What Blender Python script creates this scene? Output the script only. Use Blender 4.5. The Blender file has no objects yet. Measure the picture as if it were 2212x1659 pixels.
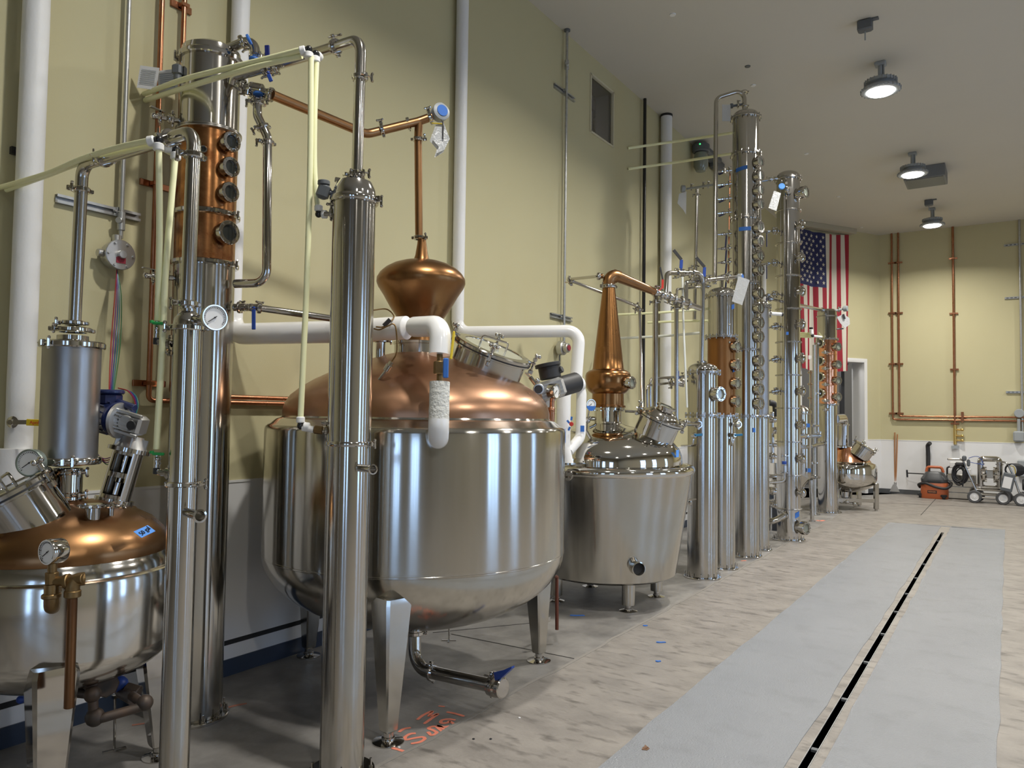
import bpy, math, random
from mathutils import Vector, Matrix
random.seed(4)
S = bpy.context.scene
COL = S.collection
PI = math.pi
# ------------------------------------------------------------------ camera
FPX, YAW, PIT, ROL, EYE = 1623.05, .58358, .0421127, -.0135031, 1.6
def _axes():
    cy, sy = math.cos(YAW), math.sin(YAW)
    f = Vector((-sy*math.cos(PIT), cy*math.cos(PIT), math.sin(PIT)))
    r = Vector((cy, sy, 0)); d = f.cross(r)
    c, s = math.cos(ROL), math.sin(ROL)
    return r*c + d*s, d*c - r*s, f
AR, AD, AF = _axes()
CAMP = Vector((0, 0, EYE))
FH = Vector((-math.sin(YAW), math.cos(YAW), 0))      # level forward
RH = Vector((math.cos(YAW), math.sin(YAW), 0))       # level right
UP = Vector((0, 0, 1))
cam = bpy.data.cameras.new('camera'); cob = bpy.data.objects.new('camera', cam); COL.objects.link(cob)
mw = Matrix.Identity(4)
for i in range(3):
    mw[i][0] = AR[i]; mw[i][1] = -AD[i]; mw[i][2] = -AF[i]; mw[i][3] = CAMP[i]
cob.matrix_world = mw
cam.sensor_width = 36; cam.lens = 36*FPX/2212; cam.clip_start = .05; cam.clip_end = 200
S.camera = cob
# ------------------------------------------------------------------ world and exposure
S.view_settings.view_transform = 'Standard'; S.view_settings.look = 'None'
S.view_settings.gamma = 1; S.view_settings.use_curve_mapping = False
S.view_settings.exposure = 0.14
W = bpy.data.worlds.new('sky'); S.world = W; W.use_nodes = True
bg = W.node_tree.nodes['Background']; bg.inputs[0].default_value = (.42, .63, 1, 1); bg.inputs[1].default_value = 4.6
LAMP_POWER = 96.0
LAMPS = [(-1.195, y) for y in (9.53, 13.06, 16.69)] + [(-1.195, y) for y in (5.98, 2.43)] + \
        [(3.2, y) for y in (-1.12, 2.43, 5.98, 9.53, 13.06, 16.69)]
# ------------------------------------------------------------------ where a measured sight line meets a known plane
def ray(x, y):
    return AR*((x-1106)/FPX) + AD*((y-829.5)/FPX) + AF
def onP(x, y, p0, n):
    d = ray(x, y); return CAMP + d*((Vector(p0)-CAMP).dot(n)/d.dot(n))
def FL(x, y, z=0): return onP(x, y, (0, 0, z), UP)
def onX(x, y, X): return onP(x, y, (X, 0, 0), Vector((1, 0, 0)))
def onY(x, y, Y): return onP(x, y, (0, Y, 0), Vector((0, 1, 0)))
def AT(x, y, D): return onP(x, y, FH*D, FH)
def dist(b): return Vector((b[0], b[1], 0)).dot(FH)
def zof(b, py):
    k = (py-829.5)/FPX; p = Vector((b[0], b[1], 0))-CAMP
    return (k*p.dot(AF)-p.dot(AD))/(AD.z-k*AF.z)
def V(*a): return Vector(a)
# ------------------------------------------------------------------ materials
def mat(name, col, rough=.5, metal=0., noise=None, bump=None, emit=None, trans=0, spec=None, coat=0, aniso=0, alpha=1, nscale=None, ndet=3):
    """noise=(colour2, scale-vector, amount); bump=(scale-vector, strength)"""
    m = bpy.data.materials.new(name); m.use_nodes = True
    nt = m.node_tree; b = nt.nodes['Principled BSDF']
    b.inputs['Base Color'].default_value = (*col, 1); b.inputs['Roughness'].default_value = rough
    b.inputs['Metallic'].default_value = metal
    if spec is not None: b.inputs['Specular IOR Level'].default_value = spec
    if coat: b.inputs['Coat Weight'].default_value = coat; b.inputs['Coat Roughness'].default_value = .08
    if trans: b.inputs['Transmission Weight'].default_value = trans
    if alpha < 1: b.inputs['Alpha'].default_value = alpha
    if aniso:
        b.inputs['Anisotropic'].default_value = aniso; b.inputs['Anisotropic Rotation'].default_value = .25
        t = nt.nodes.new('ShaderNodeTangent'); t.direction_type = 'RADIAL'; t.axis = 'Z'
        nt.links.new(t.outputs[0], b.inputs['Tangent'])
    if emit: b.inputs['Emission Color'].default_value = (*emit[0], 1); b.inputs['Emission Strength'].default_value = emit[1]
    def tex(sc, det):
        tc = nt.nodes.new('ShaderNodeTexCoord'); mp = nt.nodes.new('ShaderNodeMapping'); mp.inputs['Scale'].default_value = sc
        n = nt.nodes.new('ShaderNodeTexNoise'); n.inputs['Scale'].default_value = 1; n.inputs['Detail'].default_value = det
        n.inputs['Roughness'].default_value = .6
        nt.links.new(tc.outputs['Object'], mp.inputs[0]); nt.links.new(mp.outputs[0], n.inputs['Vector']); return n
    if noise:
        n = tex(noise[1], ndet); cr = nt.nodes.new('ShaderNodeValToRGB')
        lo, hi = noise[2] if isinstance(noise[2], tuple) else (.5-noise[2], .5+noise[2])
        cr.color_ramp.elements[0].position = lo; cr.color_ramp.elements[1].position = hi
        cr.color_ramp.elements[0].color = (*noise[0], 1); cr.color_ramp.elements[1].color = (*col, 1)
        nt.links.new(n.outputs[0], cr.inputs[0]); nt.links.new(cr.outputs[0], b.inputs['Base Color'])
        if metal > .5:
            mr = nt.nodes.new('ShaderNodeMapRange'); mr.inputs[1].default_value = .3; mr.inputs[2].default_value = .7
            mr.inputs[3].default_value = rough*1.25; mr.inputs[4].default_value = rough*.8
            nt.links.new(n.outputs[0], mr.inputs[0]); nt.links.new(mr.outputs[0], b.inputs['Roughness'])
    if bump:
        n = tex(bump[0], 3); bp = nt.nodes.new('ShaderNodeBump'); bp.inputs['Strength'].default_value = bump[1]; bp.inputs['Distance'].default_value = .01
        nt.links.new(n.outputs[0], bp.inputs['Height']); nt.links.new(bp.outputs[0], b.inputs['Normal'])
    return m
ST = mat('steel_brushed', (.53, .51, .47), .14, 1, ((.48, .46, .42), (20, 20, .5), .35), aniso=.8)
ST2 = mat('steel_satin_tank', (.53, .51, .465), .15, 1, ((.495, .475, .43), (24, 24, .35), .35), aniso=.88)
STG = mat('steel_grey_can', (.42, .41, .40), .36, 1, ((.33, .32, .31), (5, 5, 3), .3))
SP = mat('steel_polished', (.55, .53, .50), .09, 1)
SF = mat('steel_flange', (.46, .44, .41), .24, 1)
SM = mat('steel_mirror', (.62, .60, .56), .05, 1, bump=((6, 6, 3), .05))
CU = mat('copper_lacquered', (.34, .19, .095), .30, 1, ((.27, .14, .058), (4, 4, 4), .25))
CUD = mat('copper_dome_brown', (.42, .245, .155), .33, 1, ((.35, .19, .11), (3, 3, 5), .25))
CUR = mat('copper_heat_stained', (.50, .24, .095), .24, 1, ((.22, .085, .03), (9, 9, 12), .16), ndet=6)
CUB = mat('copper_bright', (.92, .50, .34), .12, 1, ((.80, .36, .18), (8, 8, 8), .2), bump=((14, 14, 14), .12))
CUP = mat('copper_pipe', (.50, .25, .145), .3, 1, ((.34, .14, .07), (6, 6, 6), .25))
BR = mat('brass_old', (.30, .20, .09), .45, 1, ((.20, .13, .06), (20, 20, 20), .25))
BRY = mat('brass_yellow', (.70, .50, .18), .3, 1)
IRN = mat('iron_pipe_dark', (.055, .048, .042), .5, .5, ((.10, .065, .045), (14, 14, 14), .2))
INS = mat('insulation_white', (.78, .78, .77), .5, 0, ((.72, .72, .71), (3, 3, 3), .3), bump=((14, 14, 9), .35))
INSP = mat('insulation_white_gloss', (.82, .82, .81), .22, 0, coat=.3)
INSR = mat('insulation_foam_rough', (.62, .62, .58), .8, 0, bump=((55, 55, 60), .9))
HOSE = mat('hose_pale_yellow', (.84, .84, .52), .35, 0, trans=.0, bump=None)
HOSEW = mat('hose_white', (.72, .74, .70), .35)
BLK = mat('rubber_black', (.018, .018, .02), .5)
BLKG = mat('plastic_black_gloss', (.015, .015, .016), .22)
GLD = mat('sight_glass_dark', (.02, .022, .02), .08, 0, coat=.5)
GLG = mat('sight_glass_green', (.22, .24, .20), .08, 0, coat=.5)
GLC = mat('lid_glass', (.36, .38, .33), .06, 0, coat=.6)
WHT = mat('dial_white', (.78, .78, .76), .35)
WPL = mat('fitting_white', (.80, .80, .79), .3)
BLU = mat('handle_blue', (.02, .06, .30), .35)
BLN = mat('motor_navy', (.010, .018, .075), .3, coat=.2)
TAPE = mat('tape_blue', (.03, .14, .48), .6)
TAPEL = mat('tape_light_blue', (.10, .32, .85), .6)
INK = mat('ink_black', (.01, .01, .015), .5)
GRN = mat('handle_green', (.02, .30, .07), .4)
YEL = mat('handle_yellow', (.75, .55, .02), .35)
RED = mat('handle_red', (.5, .03, .02), .4)
MAR = mat('label_maroon', (.28, .02, .04), .5)
ALU = mat('cast_aluminium', (.55, .55, .54), .35, .9)
GAL = mat('galvanised', (.52, .53, .53), .38, .85, ((.42, .43, .43), (30, 30, 30), .2))
GRY = mat('paint_grey', (.30, .32, .33), .45)
GRYD = mat('paint_dark_grey', (.10, .11, .12), .45)
PAPER = mat('paper_in_sleeve', (.70, .70, .70), .3)
BAG = mat('plastic_bag', (.62, .63, .63), .2, 0, coat=.3, alpha=.72, bump=((40, 40, 40), .8))
WOOD = mat('broom_wood', (.46, .22, .09), .5, 0, ((.36, .16, .06), (10, 10, 2), .2))
ORG = mat('vacuum_orange', (.44, .11, .035), .4)
LED = mat('led_lens', (1, 1, 1), .5, emit=((1, .98, .94), 14))
WALLM = mat('wall_beige_paint', (.50, .458, .275), .75, 0, ((.485, .444, .265), (2, 2, 2), .3), bump=((180, 180, 180), .06))
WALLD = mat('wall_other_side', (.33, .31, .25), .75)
CEILM = mat('ceiling_paint', (.56, .535, .47), .85, 0, ((.54, .515, .455), (1, 1, 1), .3))
WAIN = mat('wall_panel_white', (.74, .74, .74), .32, 0, ((.70, .70, .70), (2, 2, 2), .3))
BASEM = mat('baseboard_vinyl', (.022, .035, .062), .35)
BASEG = mat('baseboard_vinyl_grey', (.075, .08, .085), .4)
def floor_mat(name, c1, c2, c3, rough, sc, fleck, bump, bsc, amt=.45):
    m = mat(name, c1, rough, 0, (c2, (sc[0], sc[1], 1), (.36, .62)), bump=((bsc, bsc, bsc), bump), ndet=8)
    nt = m.node_tree; b = nt.nodes['Principled BSDF']; src = b.inputs['Base Color'].links[0].from_socket
    tc = nt.nodes.new('ShaderNodeTexCoord'); mp = nt.nodes.new('ShaderNodeMapping'); mp.inputs['Scale'].default_value = fleck; mp.inputs['Rotation'].default_value = (0, 0, .35)
    n = nt.nodes.new('ShaderNodeTexNoise'); n.inputs['Scale'].default_value = 1; n.inputs['Detail'].default_value = 5
    cr = nt.nodes.new('ShaderNodeValToRGB'); cr.color_ramp.elements[0].position = .53; cr.color_ramp.elements[1].position = .70
    cr.color_ramp.elements[0].color = (0, 0, 0, 1); cr.color_ramp.elements[1].color = (amt, amt, amt, 1)
    mx = nt.nodes.new('ShaderNodeMix'); mx.data_type = 'RGBA'; mx.inputs[7].default_value = (*c3, 1)
    nt.links.new(tc.outputs['Object'], mp.inputs[0]); nt.links.new(mp.outputs[0], n.inputs['Vector']); nt.links.new(n.outputs[0], cr.inputs[0])
    nt.links.new(cr.outputs[0], mx.inputs[0]); nt.links.new(src, mx.inputs[6]); nt.links.new(mx.outputs[2], b.inputs['Base Color']); return m
CONC = floor_mat('concrete_warm', (.265, .243, .218), (.20, .183, .165), (.12, .108, .096), .5, (3.2, 4.5), (6.0, 14.0, 1), .25, 45, .95)
CONG = floor_mat('concrete_grey', (.25, .238, .222), (.165, .156, .147), (.085, .08, .077), .48, (4.2, 3.2), (2.0, 2.6, 1), .12, 35, .8)
PAINT = floor_mat('floor_paint_grey', (.252, .264, .282), (.234, .246, .264), (.19, .198, .21), .26, (1.3, 1.3), (5, 5, 1), .5, 130, .35)
TRIMW = mat('trim_white', (.72, .72, .71), .4)
CHALK = mat('marking_orange', (.72, .22, .14), .8)
DARK = mat('void_dark', (.012, .012, .013), .7)
FR = mat('flag_red', (.28, .01, .025), .8); FW = mat('flag_white', (.58, .545, .46), .8); FB = mat('flag_blue', (.018, .022, .09), .8)
# ------------------------------------------------------------------ mesh kit
def frame(ax):
    ax = Vector(ax).normalized()
    t = UP if abs(ax.z) < .95 else Vector((1, 0, 0))
    u = t.cross(ax).normalized(); return u, ax.cross(u), ax
class G:
    def __init__(s): s.v = []; s.f = []; s.m = []; s.flat = set()
    def add(s, vs, fs, mi=0):
        n = len(s.v); s.v += [Vector(p) for p in vs]
        for f in fs: s.f.append([i+n for i in f]); s.m.append(mi)
        return s
    def lathe(s, prof, o=(0, 0, 0), ax=(0, 0, 1), seg=32, mi=0):
        u, w, a = frame(ax); o = Vector(o); vs = []; fs = []; rows = []
        for r, h in prof:
            if r < 1e-6: rows.append([len(vs)]); vs.append(o+a*h)
            else:
                rows.append(list(range(len(vs), len(vs)+seg)))
                for k in range(seg):
                    t = 2*PI*k/seg; vs.append(o+a*h+u*(r*math.cos(t))+w*(r*math.sin(t)))
        for A, B in zip(rows, rows[1:]):
            if len(A) == 1 and len(B) == 1: continue
            for k in range(seg):
                k2 = (k+1) % seg
                if len(A) == 1: fs.append([A[0], B[k2], B[k]])
                elif len(B) == 1: fs.append([A[k], A[k2], B[0]])
                else: fs.append([A[k], A[k2], B[k2], B[k]])
        return s.add(vs, fs, mi)
    def cyl(s, o, ax, r, h, seg=20, mi=0, bev=0):
        b = bev or min(r, h)*.12
        return s.lathe([(0, 0), (r-b, 0), (r, b), (r, h-b), (r-b, h), (0, h)], o, ax, seg, mi)
    def rod(s, a, b, r, seg=12, mi=0):
        a = Vector(a); b = Vector(b); return s.cyl(a, b-a, r, (b-a).length, seg, mi, bev=r*.1)
    def ball(s, c, r, seg=16, mi=0, sc=1):
        n = seg//2; return s.lathe([(r*math.sin(PI*k/n) if 0 < k < n else 0, -r*sc*math.cos(PI*k/n)) for k in range(n+1)], c, UP, seg, mi)
    def box(s, c, d, ax=None, mi=0, bev=0):
        c = Vector(c); X, Y, Z = ax if ax else (V(1, 0, 0), V(0, 1, 0), UP)
        x, y, z = d[0]/2, d[1]/2, d[2]/2
        if bev <= 0:
            vs = [c+X*(i*x)+Y*(j*y)+Z*(k*z) for i in (-1, 1) for j in (-1, 1) for k in (-1, 1)]
            return s.add(vs, [(0, 1, 3, 2), (4, 6, 7, 5), (0, 4, 5, 1), (2, 3, 7, 6), (0, 2, 6, 4), (1, 5, 7, 3)], mi)
        b = min(bev, x*.9, y*.9, z*.9)
        def ring(ix, iy, h): 
            o = []
            for sx, sy in ((1, 1), (-1, 1), (-1, -1), (1, -1)):
                p = [(sx*(ix-b), sy*iy), (sx*ix, sy*(iy-b))]
                if sx*sy > 0: p.reverse()
                o += [c+X*q[0]+Y*q[1]+Z*h for q in p]
            return o
        R = [ring(x-b, y-b, -z), ring(x, y, -z+b), ring(x, y, z-b), ring(x-b, y-b, z)]
        vs = sum(R, []); fs = [list(range(7, -1, -1)), list(range(24, 32))]
        for k in range(3):
            for i in range(8): fs.append([k*8+i, k*8+(i+1) % 8, k*8+8+(i+1) % 8, k*8+8+i])
        return s.add(vs, fs, mi)
    def bar(s, a, b, w, t, mi=0, side=None, bev=0):
        a = Vector(a); b = Vector(b); z = (b-a).normalized()
        x = Vector(side).normalized() if side is not None else frame(z)[0]
        x = (x-z*x.dot(z)).normalized(); y = z.cross(x)
        return s.box((a+b)/2, (w, t, (b-a).length), (x, y, z), mi, bev)
    def prism(s, poly, o, X, Y, t, mi=0):
        """poly in the X,Y plane at o, thickness t along X x Y"""
        o = Vector(o); X = Vector(X).normalized(); Y = Vector(Y).normalized(); Z = X.cross(Y); n = len(poly)
        vs = [o+X*p[0]+Y*p[1] for p in poly]+[o+X*p[0]+Y*p[1]+Z*t for p in poly]
        fs = [list(range(n-1, -1, -1)), list(range(n, 2*n))]+[[i, (i+1) % n, n+(i+1) % n, n+i] for i in range(n)]
        return s.add(vs, fs, mi)
    def tube(s, pts, r, seg=16, bend=0, mi=0, caps=True, inner=0, wob=0):
        P = path(pts, bend); n = len(P)
        T = [((P[min(i+1, n-1)]-P[max(i-1, 0)]).normalized()) for i in range(n)]
        u = frame(T[0])[0]; vs = []; rr = r if isinstance(r, (list, tuple)) else None
        for i in range(n):
            u = (u-T[i]*u.dot(T[i])).normalized(); w = T[i].cross(u)
            q = (rr[0]+(rr[1]-rr[0])*i/(n-1)) if rr else r
            q *= 1+(random.uniform(-wob, wob) if wob else 0)
            for k in range(seg):
                a = 2*PI*k/seg; vs.append(P[i]+u*(q*math.cos(a))+w*(q*math.sin(a)))
        fs = [[i*seg+k, i*seg+(k+1) % seg, (i+1)*seg+(k+1) % seg, (i+1)*seg+k] for i in range(n-1) for k in range(seg)]
        if caps: fs += [list(range(seg-1, -1, -1)), list(range((n-1)*seg, n*seg))]
        return s.add(vs, fs, mi)
def path(pts, bend):
    P = [Vector(p) for p in pts]
    if not bend or len(P) < 3: return P
    out = [P[0]]
    for i in range(1, len(P)-1):
        a, b, c = P[i-1], P[i], P[i+1]; u = (a-b); w = (c-b)
        lu, lw = u.length, w.length; u.normalize(); w.normalize()
        ang = u.angle(w)
        if ang > PI-.05: out.append(b); continue
        d = min(bend/math.tan(ang/2), lu*.49 if i > 1 else lu*.9, lw*.49 if i < len(P)-2 else lw*.9)
        rad = d*math.tan(ang/2); bis = (u+w).normalized(); ctr = b+bis*(rad/math.sin(ang/2))
        p0 = b+u*d-ctr; p1 = b+w*d-ctr; tot = p0.angle(p1); ax = p0.cross(p1).normalized()
        n = max(3, int(tot/.2))
        for k in range(n+1): out.append(ctr+Matrix.Rotation(tot*k/n, 3, ax) @ p0)
    out.append(P[-1]); return out
ORIG = {}
def part(name, g, m, parent=None, label=None, loc=None, sharp=35, kind=None):
    me = bpy.data.meshes.new(name)
    o = bpy.data.objects.new(name, me); COL.objects.link(o)
    org = ORIG[parent] if parent is not None else Vector(loc if loc is not None else (0, 0, 0))
    me.from_pydata([tuple(p-org) for p in g.v], [], g.f)
    for mm in (m if isinstance(m, (list, tuple)) else [m]): me.materials.append(mm)
    me.polygons.foreach_set('material_index', g.m)
    me.polygons.foreach_set('use_smooth', [True]*len(g.f))
    me.set_sharp_from_angle(angle=math.radians(sharp)); me.validate(); me.update()
    ORIG[o] = org
    if parent is not None: o.parent = parent
    else: o.location = org
    if label: o['label'] = label
    if kind: o['kind'] = kind
    return o
def thing(name, label, cat, loc, group=None):
    o = bpy.data.objects.new(name, None); COL.objects.link(o); o.location = Vector(loc)
    o.empty_display_size = .1; ORIG[o] = Vector(loc)
    o['label'] = label; o['category'] = cat
    if group: o['group'] = group
    return o
def single(name, label, cat, g, m, group=None, loc=None, kind=None, sharp=35):
    if loc is None:
        n = len(g.v); loc = Vector((sum(p.x for p in g.v)/n, sum(p.y for p in g.v)/n, min(p.z for p in g.v)))
    o = part(name, g, m, None, label, loc, sharp, kind); o['category'] = cat
    if group: o['group'] = group
    return o
def struct(name, g, m, label=None, loc=None):
    return part(name, g, m, None, label, loc, kind='structure')
# ------------------------------------------------------------------ hardware parts
def clamp(parent, c, ax, r, side=None, name='pipe_clamp', m=None, w=.022, t=.012):
    g = G(); u, v, a = frame(ax); c = Vector(c)
    g.lathe([(r*.9, -w/2), (r+t*.7, -w/2), (r+t, -w*.3), (r+t, w*.3), (r+t*.7, w/2), (r*.9, w/2)], c, a, 28)
    s = Vector(side).normalized() if side is not None else u
    s = (s-a*s.dot(a)).normalized(); q = a.cross(s)
    p = c+s*(r+t+.008)
    g.box(p, (.022, .014, w*1.0), (s, q, a), bev=.003); g.rod(p-q*.026, p+q*.03, .004, 8)
    g.box(p+q*.034, (.012, .012, w*1.5), (s, q, a), bev=.004)
    for k in (-1, 1): g.ball(p+q*.037+a*(k*w*.75), .0075, 8)
    g.box(c-s*(r+t+.004), (.014, .02, w*.8), (s, q, a), bev=.003)
    return part(name, g, m or SP, parent)
def flange(parent, b, z, R, t=.02, w=.014, bolts=0, m=None, name='flange', label=None):
    g = G(); c = V(b[0], b[1], z)
    g.lathe([(R*.97, -t/2), (R+w*.8, -t/2), (R+w, -t/3), (R+w, -.001), (R+w*.75, 0), (R+w, .001), (R+w, t/3), (R+w*.8, t/2), (R*.97, t/2)], c, UP, 48)
    for k in range(bolts):
        a = 2*PI*(k+.5)/bolts; p = c+V(math.cos(a), math.sin(a), 0)*(R+w*.8)
        g.cyl(p-UP*(t*1.1), UP, .006, t*2.2, 8)
    return part(name, g, m or SF, parent, label)
def base_flange(parent, b, R, w=.035, bolts=12):
    g = G(); c = V(b[0], b[1], 0)
    g.lathe([(0, 0), (R+w, 0), (R+w, .012), (R+w-.003, .016), (R*.98, .016), (R*.98, .03)], c, UP, 48)
    for k in range(bolts):
        a = 2*PI*(k+.5)/bolts; p = c+V(math.cos(a), math.sin(a), 0)*(R+w*.6)
        g.cyl(p+UP*.012, UP, .010, .012, 8); g.cyl(p+UP*.02, UP, .006, .035, 8)
    return part('base_flange', g, SP, parent)
def shell(parent, b, R, z0, z1, m, name='shell', label=None, seg=64):
    g = G(); n = 6
    g.lathe([(R, z0+(z1-z0)*k/n) for k in range(n+1)], V(b[0], b[1], 0), UP, seg)
    return part(name, g, m, parent, label)
def dome_prof(R, h, n=10, r0=0, knuckle=.55):
    out = []
    for k in range(n+1):
        t = PI/2*k/n; out.append((max(r0, R*math.cos(t)**.8 if t < PI/2-1e-6 else r0), h*math.sin(t)**1.0))
    out[-1] = (r0, h); return out
def sight(parent, c, n, r, depth=.045, bolts=8, glass=None, m=None):
    """round sight glass standing out of a wall at c along n"""
    g = G(); c = Vector(c); n = Vector(n).normalized(); u, v, a = frame(n)
    g.lathe([(r*.78, -.05), (r*.78, depth*.4), (r, depth*.45), (r, depth*.95), (r*.95, depth), (r*.68, depth), (r*.64, depth*.9), (r*.64, depth*.8)], c, n, 28)
    for k in range(bolts):
        t = 2*PI*k/bolts; g.cyl(c+n*(depth*.9)+(u*math.cos(t)+v*math.sin(t))*(r*.84), n, r*.07, depth*.2, 6)
    o = part('sight_glass', g, m or SP, parent)
    g = G(); g.lathe([(r*.66, 0), (0, 0)], c+n*(depth*.8), n, 24); part('glass', g, glass or GLD, o, 'dark round pane')
    return o
def gauge(parent, c, n, r, stem=None, label=None, name='dial_gauge', rim=None, t=.04):
    """c = centre of dial face, n = facing"""
    n = Vector(n).normalized(); c = Vector(c); u, v, a = frame(n); g = G()
    g.lathe([(0, -t), (r*.9, -t), (r*.96, -t*.9), (r, -t*.2), (r, 0), (r*.96, .004), (r*.88, .004), (r*.86, -.002)], c, n, 36)
    if stem is not None: g.rod(c-n*(t*.5), stem, r*.16, 12)
    o = part(name, g, rim or SP, parent, label)
    g = G(); g.lathe([(r*.88, 0), (0, 0)], c-n*.001, n, 36)
    for k in range(27):
        t2 = math.radians(-135+10*k); d = v*math.cos(t2)+u*math.sin(t2)
        g.bar(c+d*(r*.70), c+d*(r*.80), r*.02 if k % 5 else r*.04, .0015, 1, side=n.cross(d))
    d = (v*-.55+u*-.75).normalized(); g.bar(c+n*.001-d*(r*.2), c+n*.001+d*(r*.62), r*.045, .002, 1, side=n.cross(d))
    g.cyl(c, n, r*.06, .003, 10, 1)
    part('dial', g, [WHT, INK], o, 'white dial with black needle')
    return o
def lever(parent, a, b, m=BLU, w=.016, t=.006, label=None, name='valve_handle', side=None, grip=None):
    g = G(); a = Vector(a); b = Vector(b); g.bar(a, b, w, t, 0, side, bev=.002); g.cyl(a-(b-a).normalized()*.004, UP, .008, .01, 8)
    return part(name, g, m, parent, label)
def ball_valve(parent, c, ax, r=.02, hd=None, hm=BLU, L=.05):
    g = G(); c = Vector(c); u, v, a = frame(ax)
    g.cyl(c-a*L, a, r*.85, 2*L, 16); g.ball(c, r*1.25, 16)
    g.lathe([(r*.8, -L), (r*1.2, -L), (r*1.2, -L*.65), (r*.8, -L*.6)], c, a, 16); g.lathe([(r*.8, L*.6), (r*1.2, L*.65), (r*1.2, L), (r*.8, L)], c, a, 16)
    if hd is not None:
        hd = Vector(hd); s = (hd-a*hd.dot(a)); s = s.normalized() if s.length > 1e-4 else v
        g.cyl(c, s, r*.35, r*1.9, 10)
    o = part('valve', g, SP, parent)
    if hd is not None:
        st = c+s*(r*1.8); lever(o, st, st+hd, hm, side=a.cross(hd) if a.cross(hd).length > 1e-4 else None)
    return o
def pipe(name, label, cat, pts, r, m, bend=.06, clamps=(), group=None, seg=18, cside=None, wob=0, cap=None):
    """one pipe run; clamps = fractions (0..1 per segment index: i.f)"""
    lo = min(pts, key=lambda p: p[2]); T = thing(name, label, cat, lo, group) if clamps else None
    g = G(); g.tube(pts, r, seg, bend, wob=wob)
    if not T: return single(name, label, cat, g, m, group, loc=lo)
    part('tube', g, m, T)
    for c in clamps:
        i = int(c); f = c-i; a, b = Vector(pts[i]), Vector(pts[i+1]); clamp(T, a.lerp(b, f), b-a, r, cside)
    return T
exec_parts = []
# ================================================================== THE ROOM
XL, YB, YF, XR, HC = -3.98, -5.0, 18.564, 6.5, 5.78
A0 = V(XL, 16.05, 0); A1 = V(-2.381, YF, 0); AW = (A1-A0).normalized(); AN = V(AW.y, -AW.x, 0); AL = (A1-A0).length
def onA(x, y, off=0): return onP(x, y, A0+AN*off, AN)
def sA(p): return (p-A0).dot(AW)
# lamps are built further down; every lamp carries its own light
def wall_with_holes(name, o, U, N, L, H, holes, m, th=.2):
    """wall plane at o running along U for L, height H, facing N, thickness behind; holes (u0,u1,z0,z1)"""
    g = G(); us = sorted({0, L, *[h[0] for h in holes], *[h[1] for h in holes]}); zs = sorted({0, H, *[h[2] for h in holes], *[h[3] for h in holes]})
    for a, b in zip(us, us[1:]):
        for c, d in zip(zs, zs[1:]):
            if any(h[0] <= a < h[1] and h[2] <= c < h[3] for h in holes): continue
            g.box(Vector(o)+U*((a+b)/2)+UP*((c+d)/2)-N*(th/2), (b-a, th, d-c), (U, N, UP))
    return struct(name, g, m)
w1 = [onX(1276, 163, XL), onX(1323.5, 200, XL), onX(1323, 318, XL), onX(1275, 281, XL)]
WY0, WY1, WZ0, WZ1 = w1[0].y, w1[1].y, (w1[2].z+w1[3].z)/2, (w1[0].z+w1[1].z)/2
YV = V(0, 1, 0); XV = V(1, 0, 0)
wall_with_holes('wall_left', (XL, YB, 0), YV, XV, A0.y-YB, HC, [(WY0-YB, WY1-YB, WZ0, WZ1)], WALLM)
dr = sA(onA(1868, 900)); dl = sA(onA(1729, 900)); dh = onA(1868, 781).z
wall_with_holes('wall_angled', A0, AW, AN, AL, HC, [(dl, dr, 0, dh)], WALLM, .30)
g = G(); g.box(((A1.x+XR)/2, YF+.1, HC/2), (XR-A1.x, .2, HC)); struct('wall_far', g, WALLM)
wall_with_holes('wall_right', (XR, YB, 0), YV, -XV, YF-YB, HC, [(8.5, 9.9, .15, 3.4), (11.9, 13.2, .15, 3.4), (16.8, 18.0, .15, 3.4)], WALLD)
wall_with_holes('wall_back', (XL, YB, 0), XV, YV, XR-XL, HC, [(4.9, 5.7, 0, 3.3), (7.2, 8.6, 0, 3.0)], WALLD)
g = G(); g.box(((XL+XR)/2, (YB+YF)/2, HC+.1), (XR-XL+.4, YF-YB+.4, .2)); struct('ceiling', g, CEILM)
# right and back openings: framed glazing letting the daylight in
GLW = mat('window_glass', (1, 1, 1), .02, trans=1)
wn = 2
for (o, U, N, a, b, z0, z1) in ((V(XR, YB, 0), YV, -XV, 8.5, 9.9, .15, 3.4), (V(XR, YB, 0), YV, -XV, 11.9, 13.2, .15, 3.4), (V(XR, YB, 0), YV, -XV, 16.8, 18.0, .15, 3.4), (V(XL, YB, 0), XV, YV, 4.9, 5.7, 0, 3.3), (V(XL, YB, 0), XV, YV, 7.2, 8.6, 0, 3.0)):
    g = G(); nn = 3
    for k in range(nn+1): g.box(o+U*(a+(b-a)*k/nn)+UP*((z0+z1)/2)-N*.1, (.05, .05, z1-z0), (U, N, UP))
    for k in range(5): g.box(o+U*((a+b)/2)+UP*(z0+(z1-z0)*k/4)-N*.1, (b-a, .05, .05), (U, N, UP))
    struct('window_%d' % wn, g, GRYD); wn += 1
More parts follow.
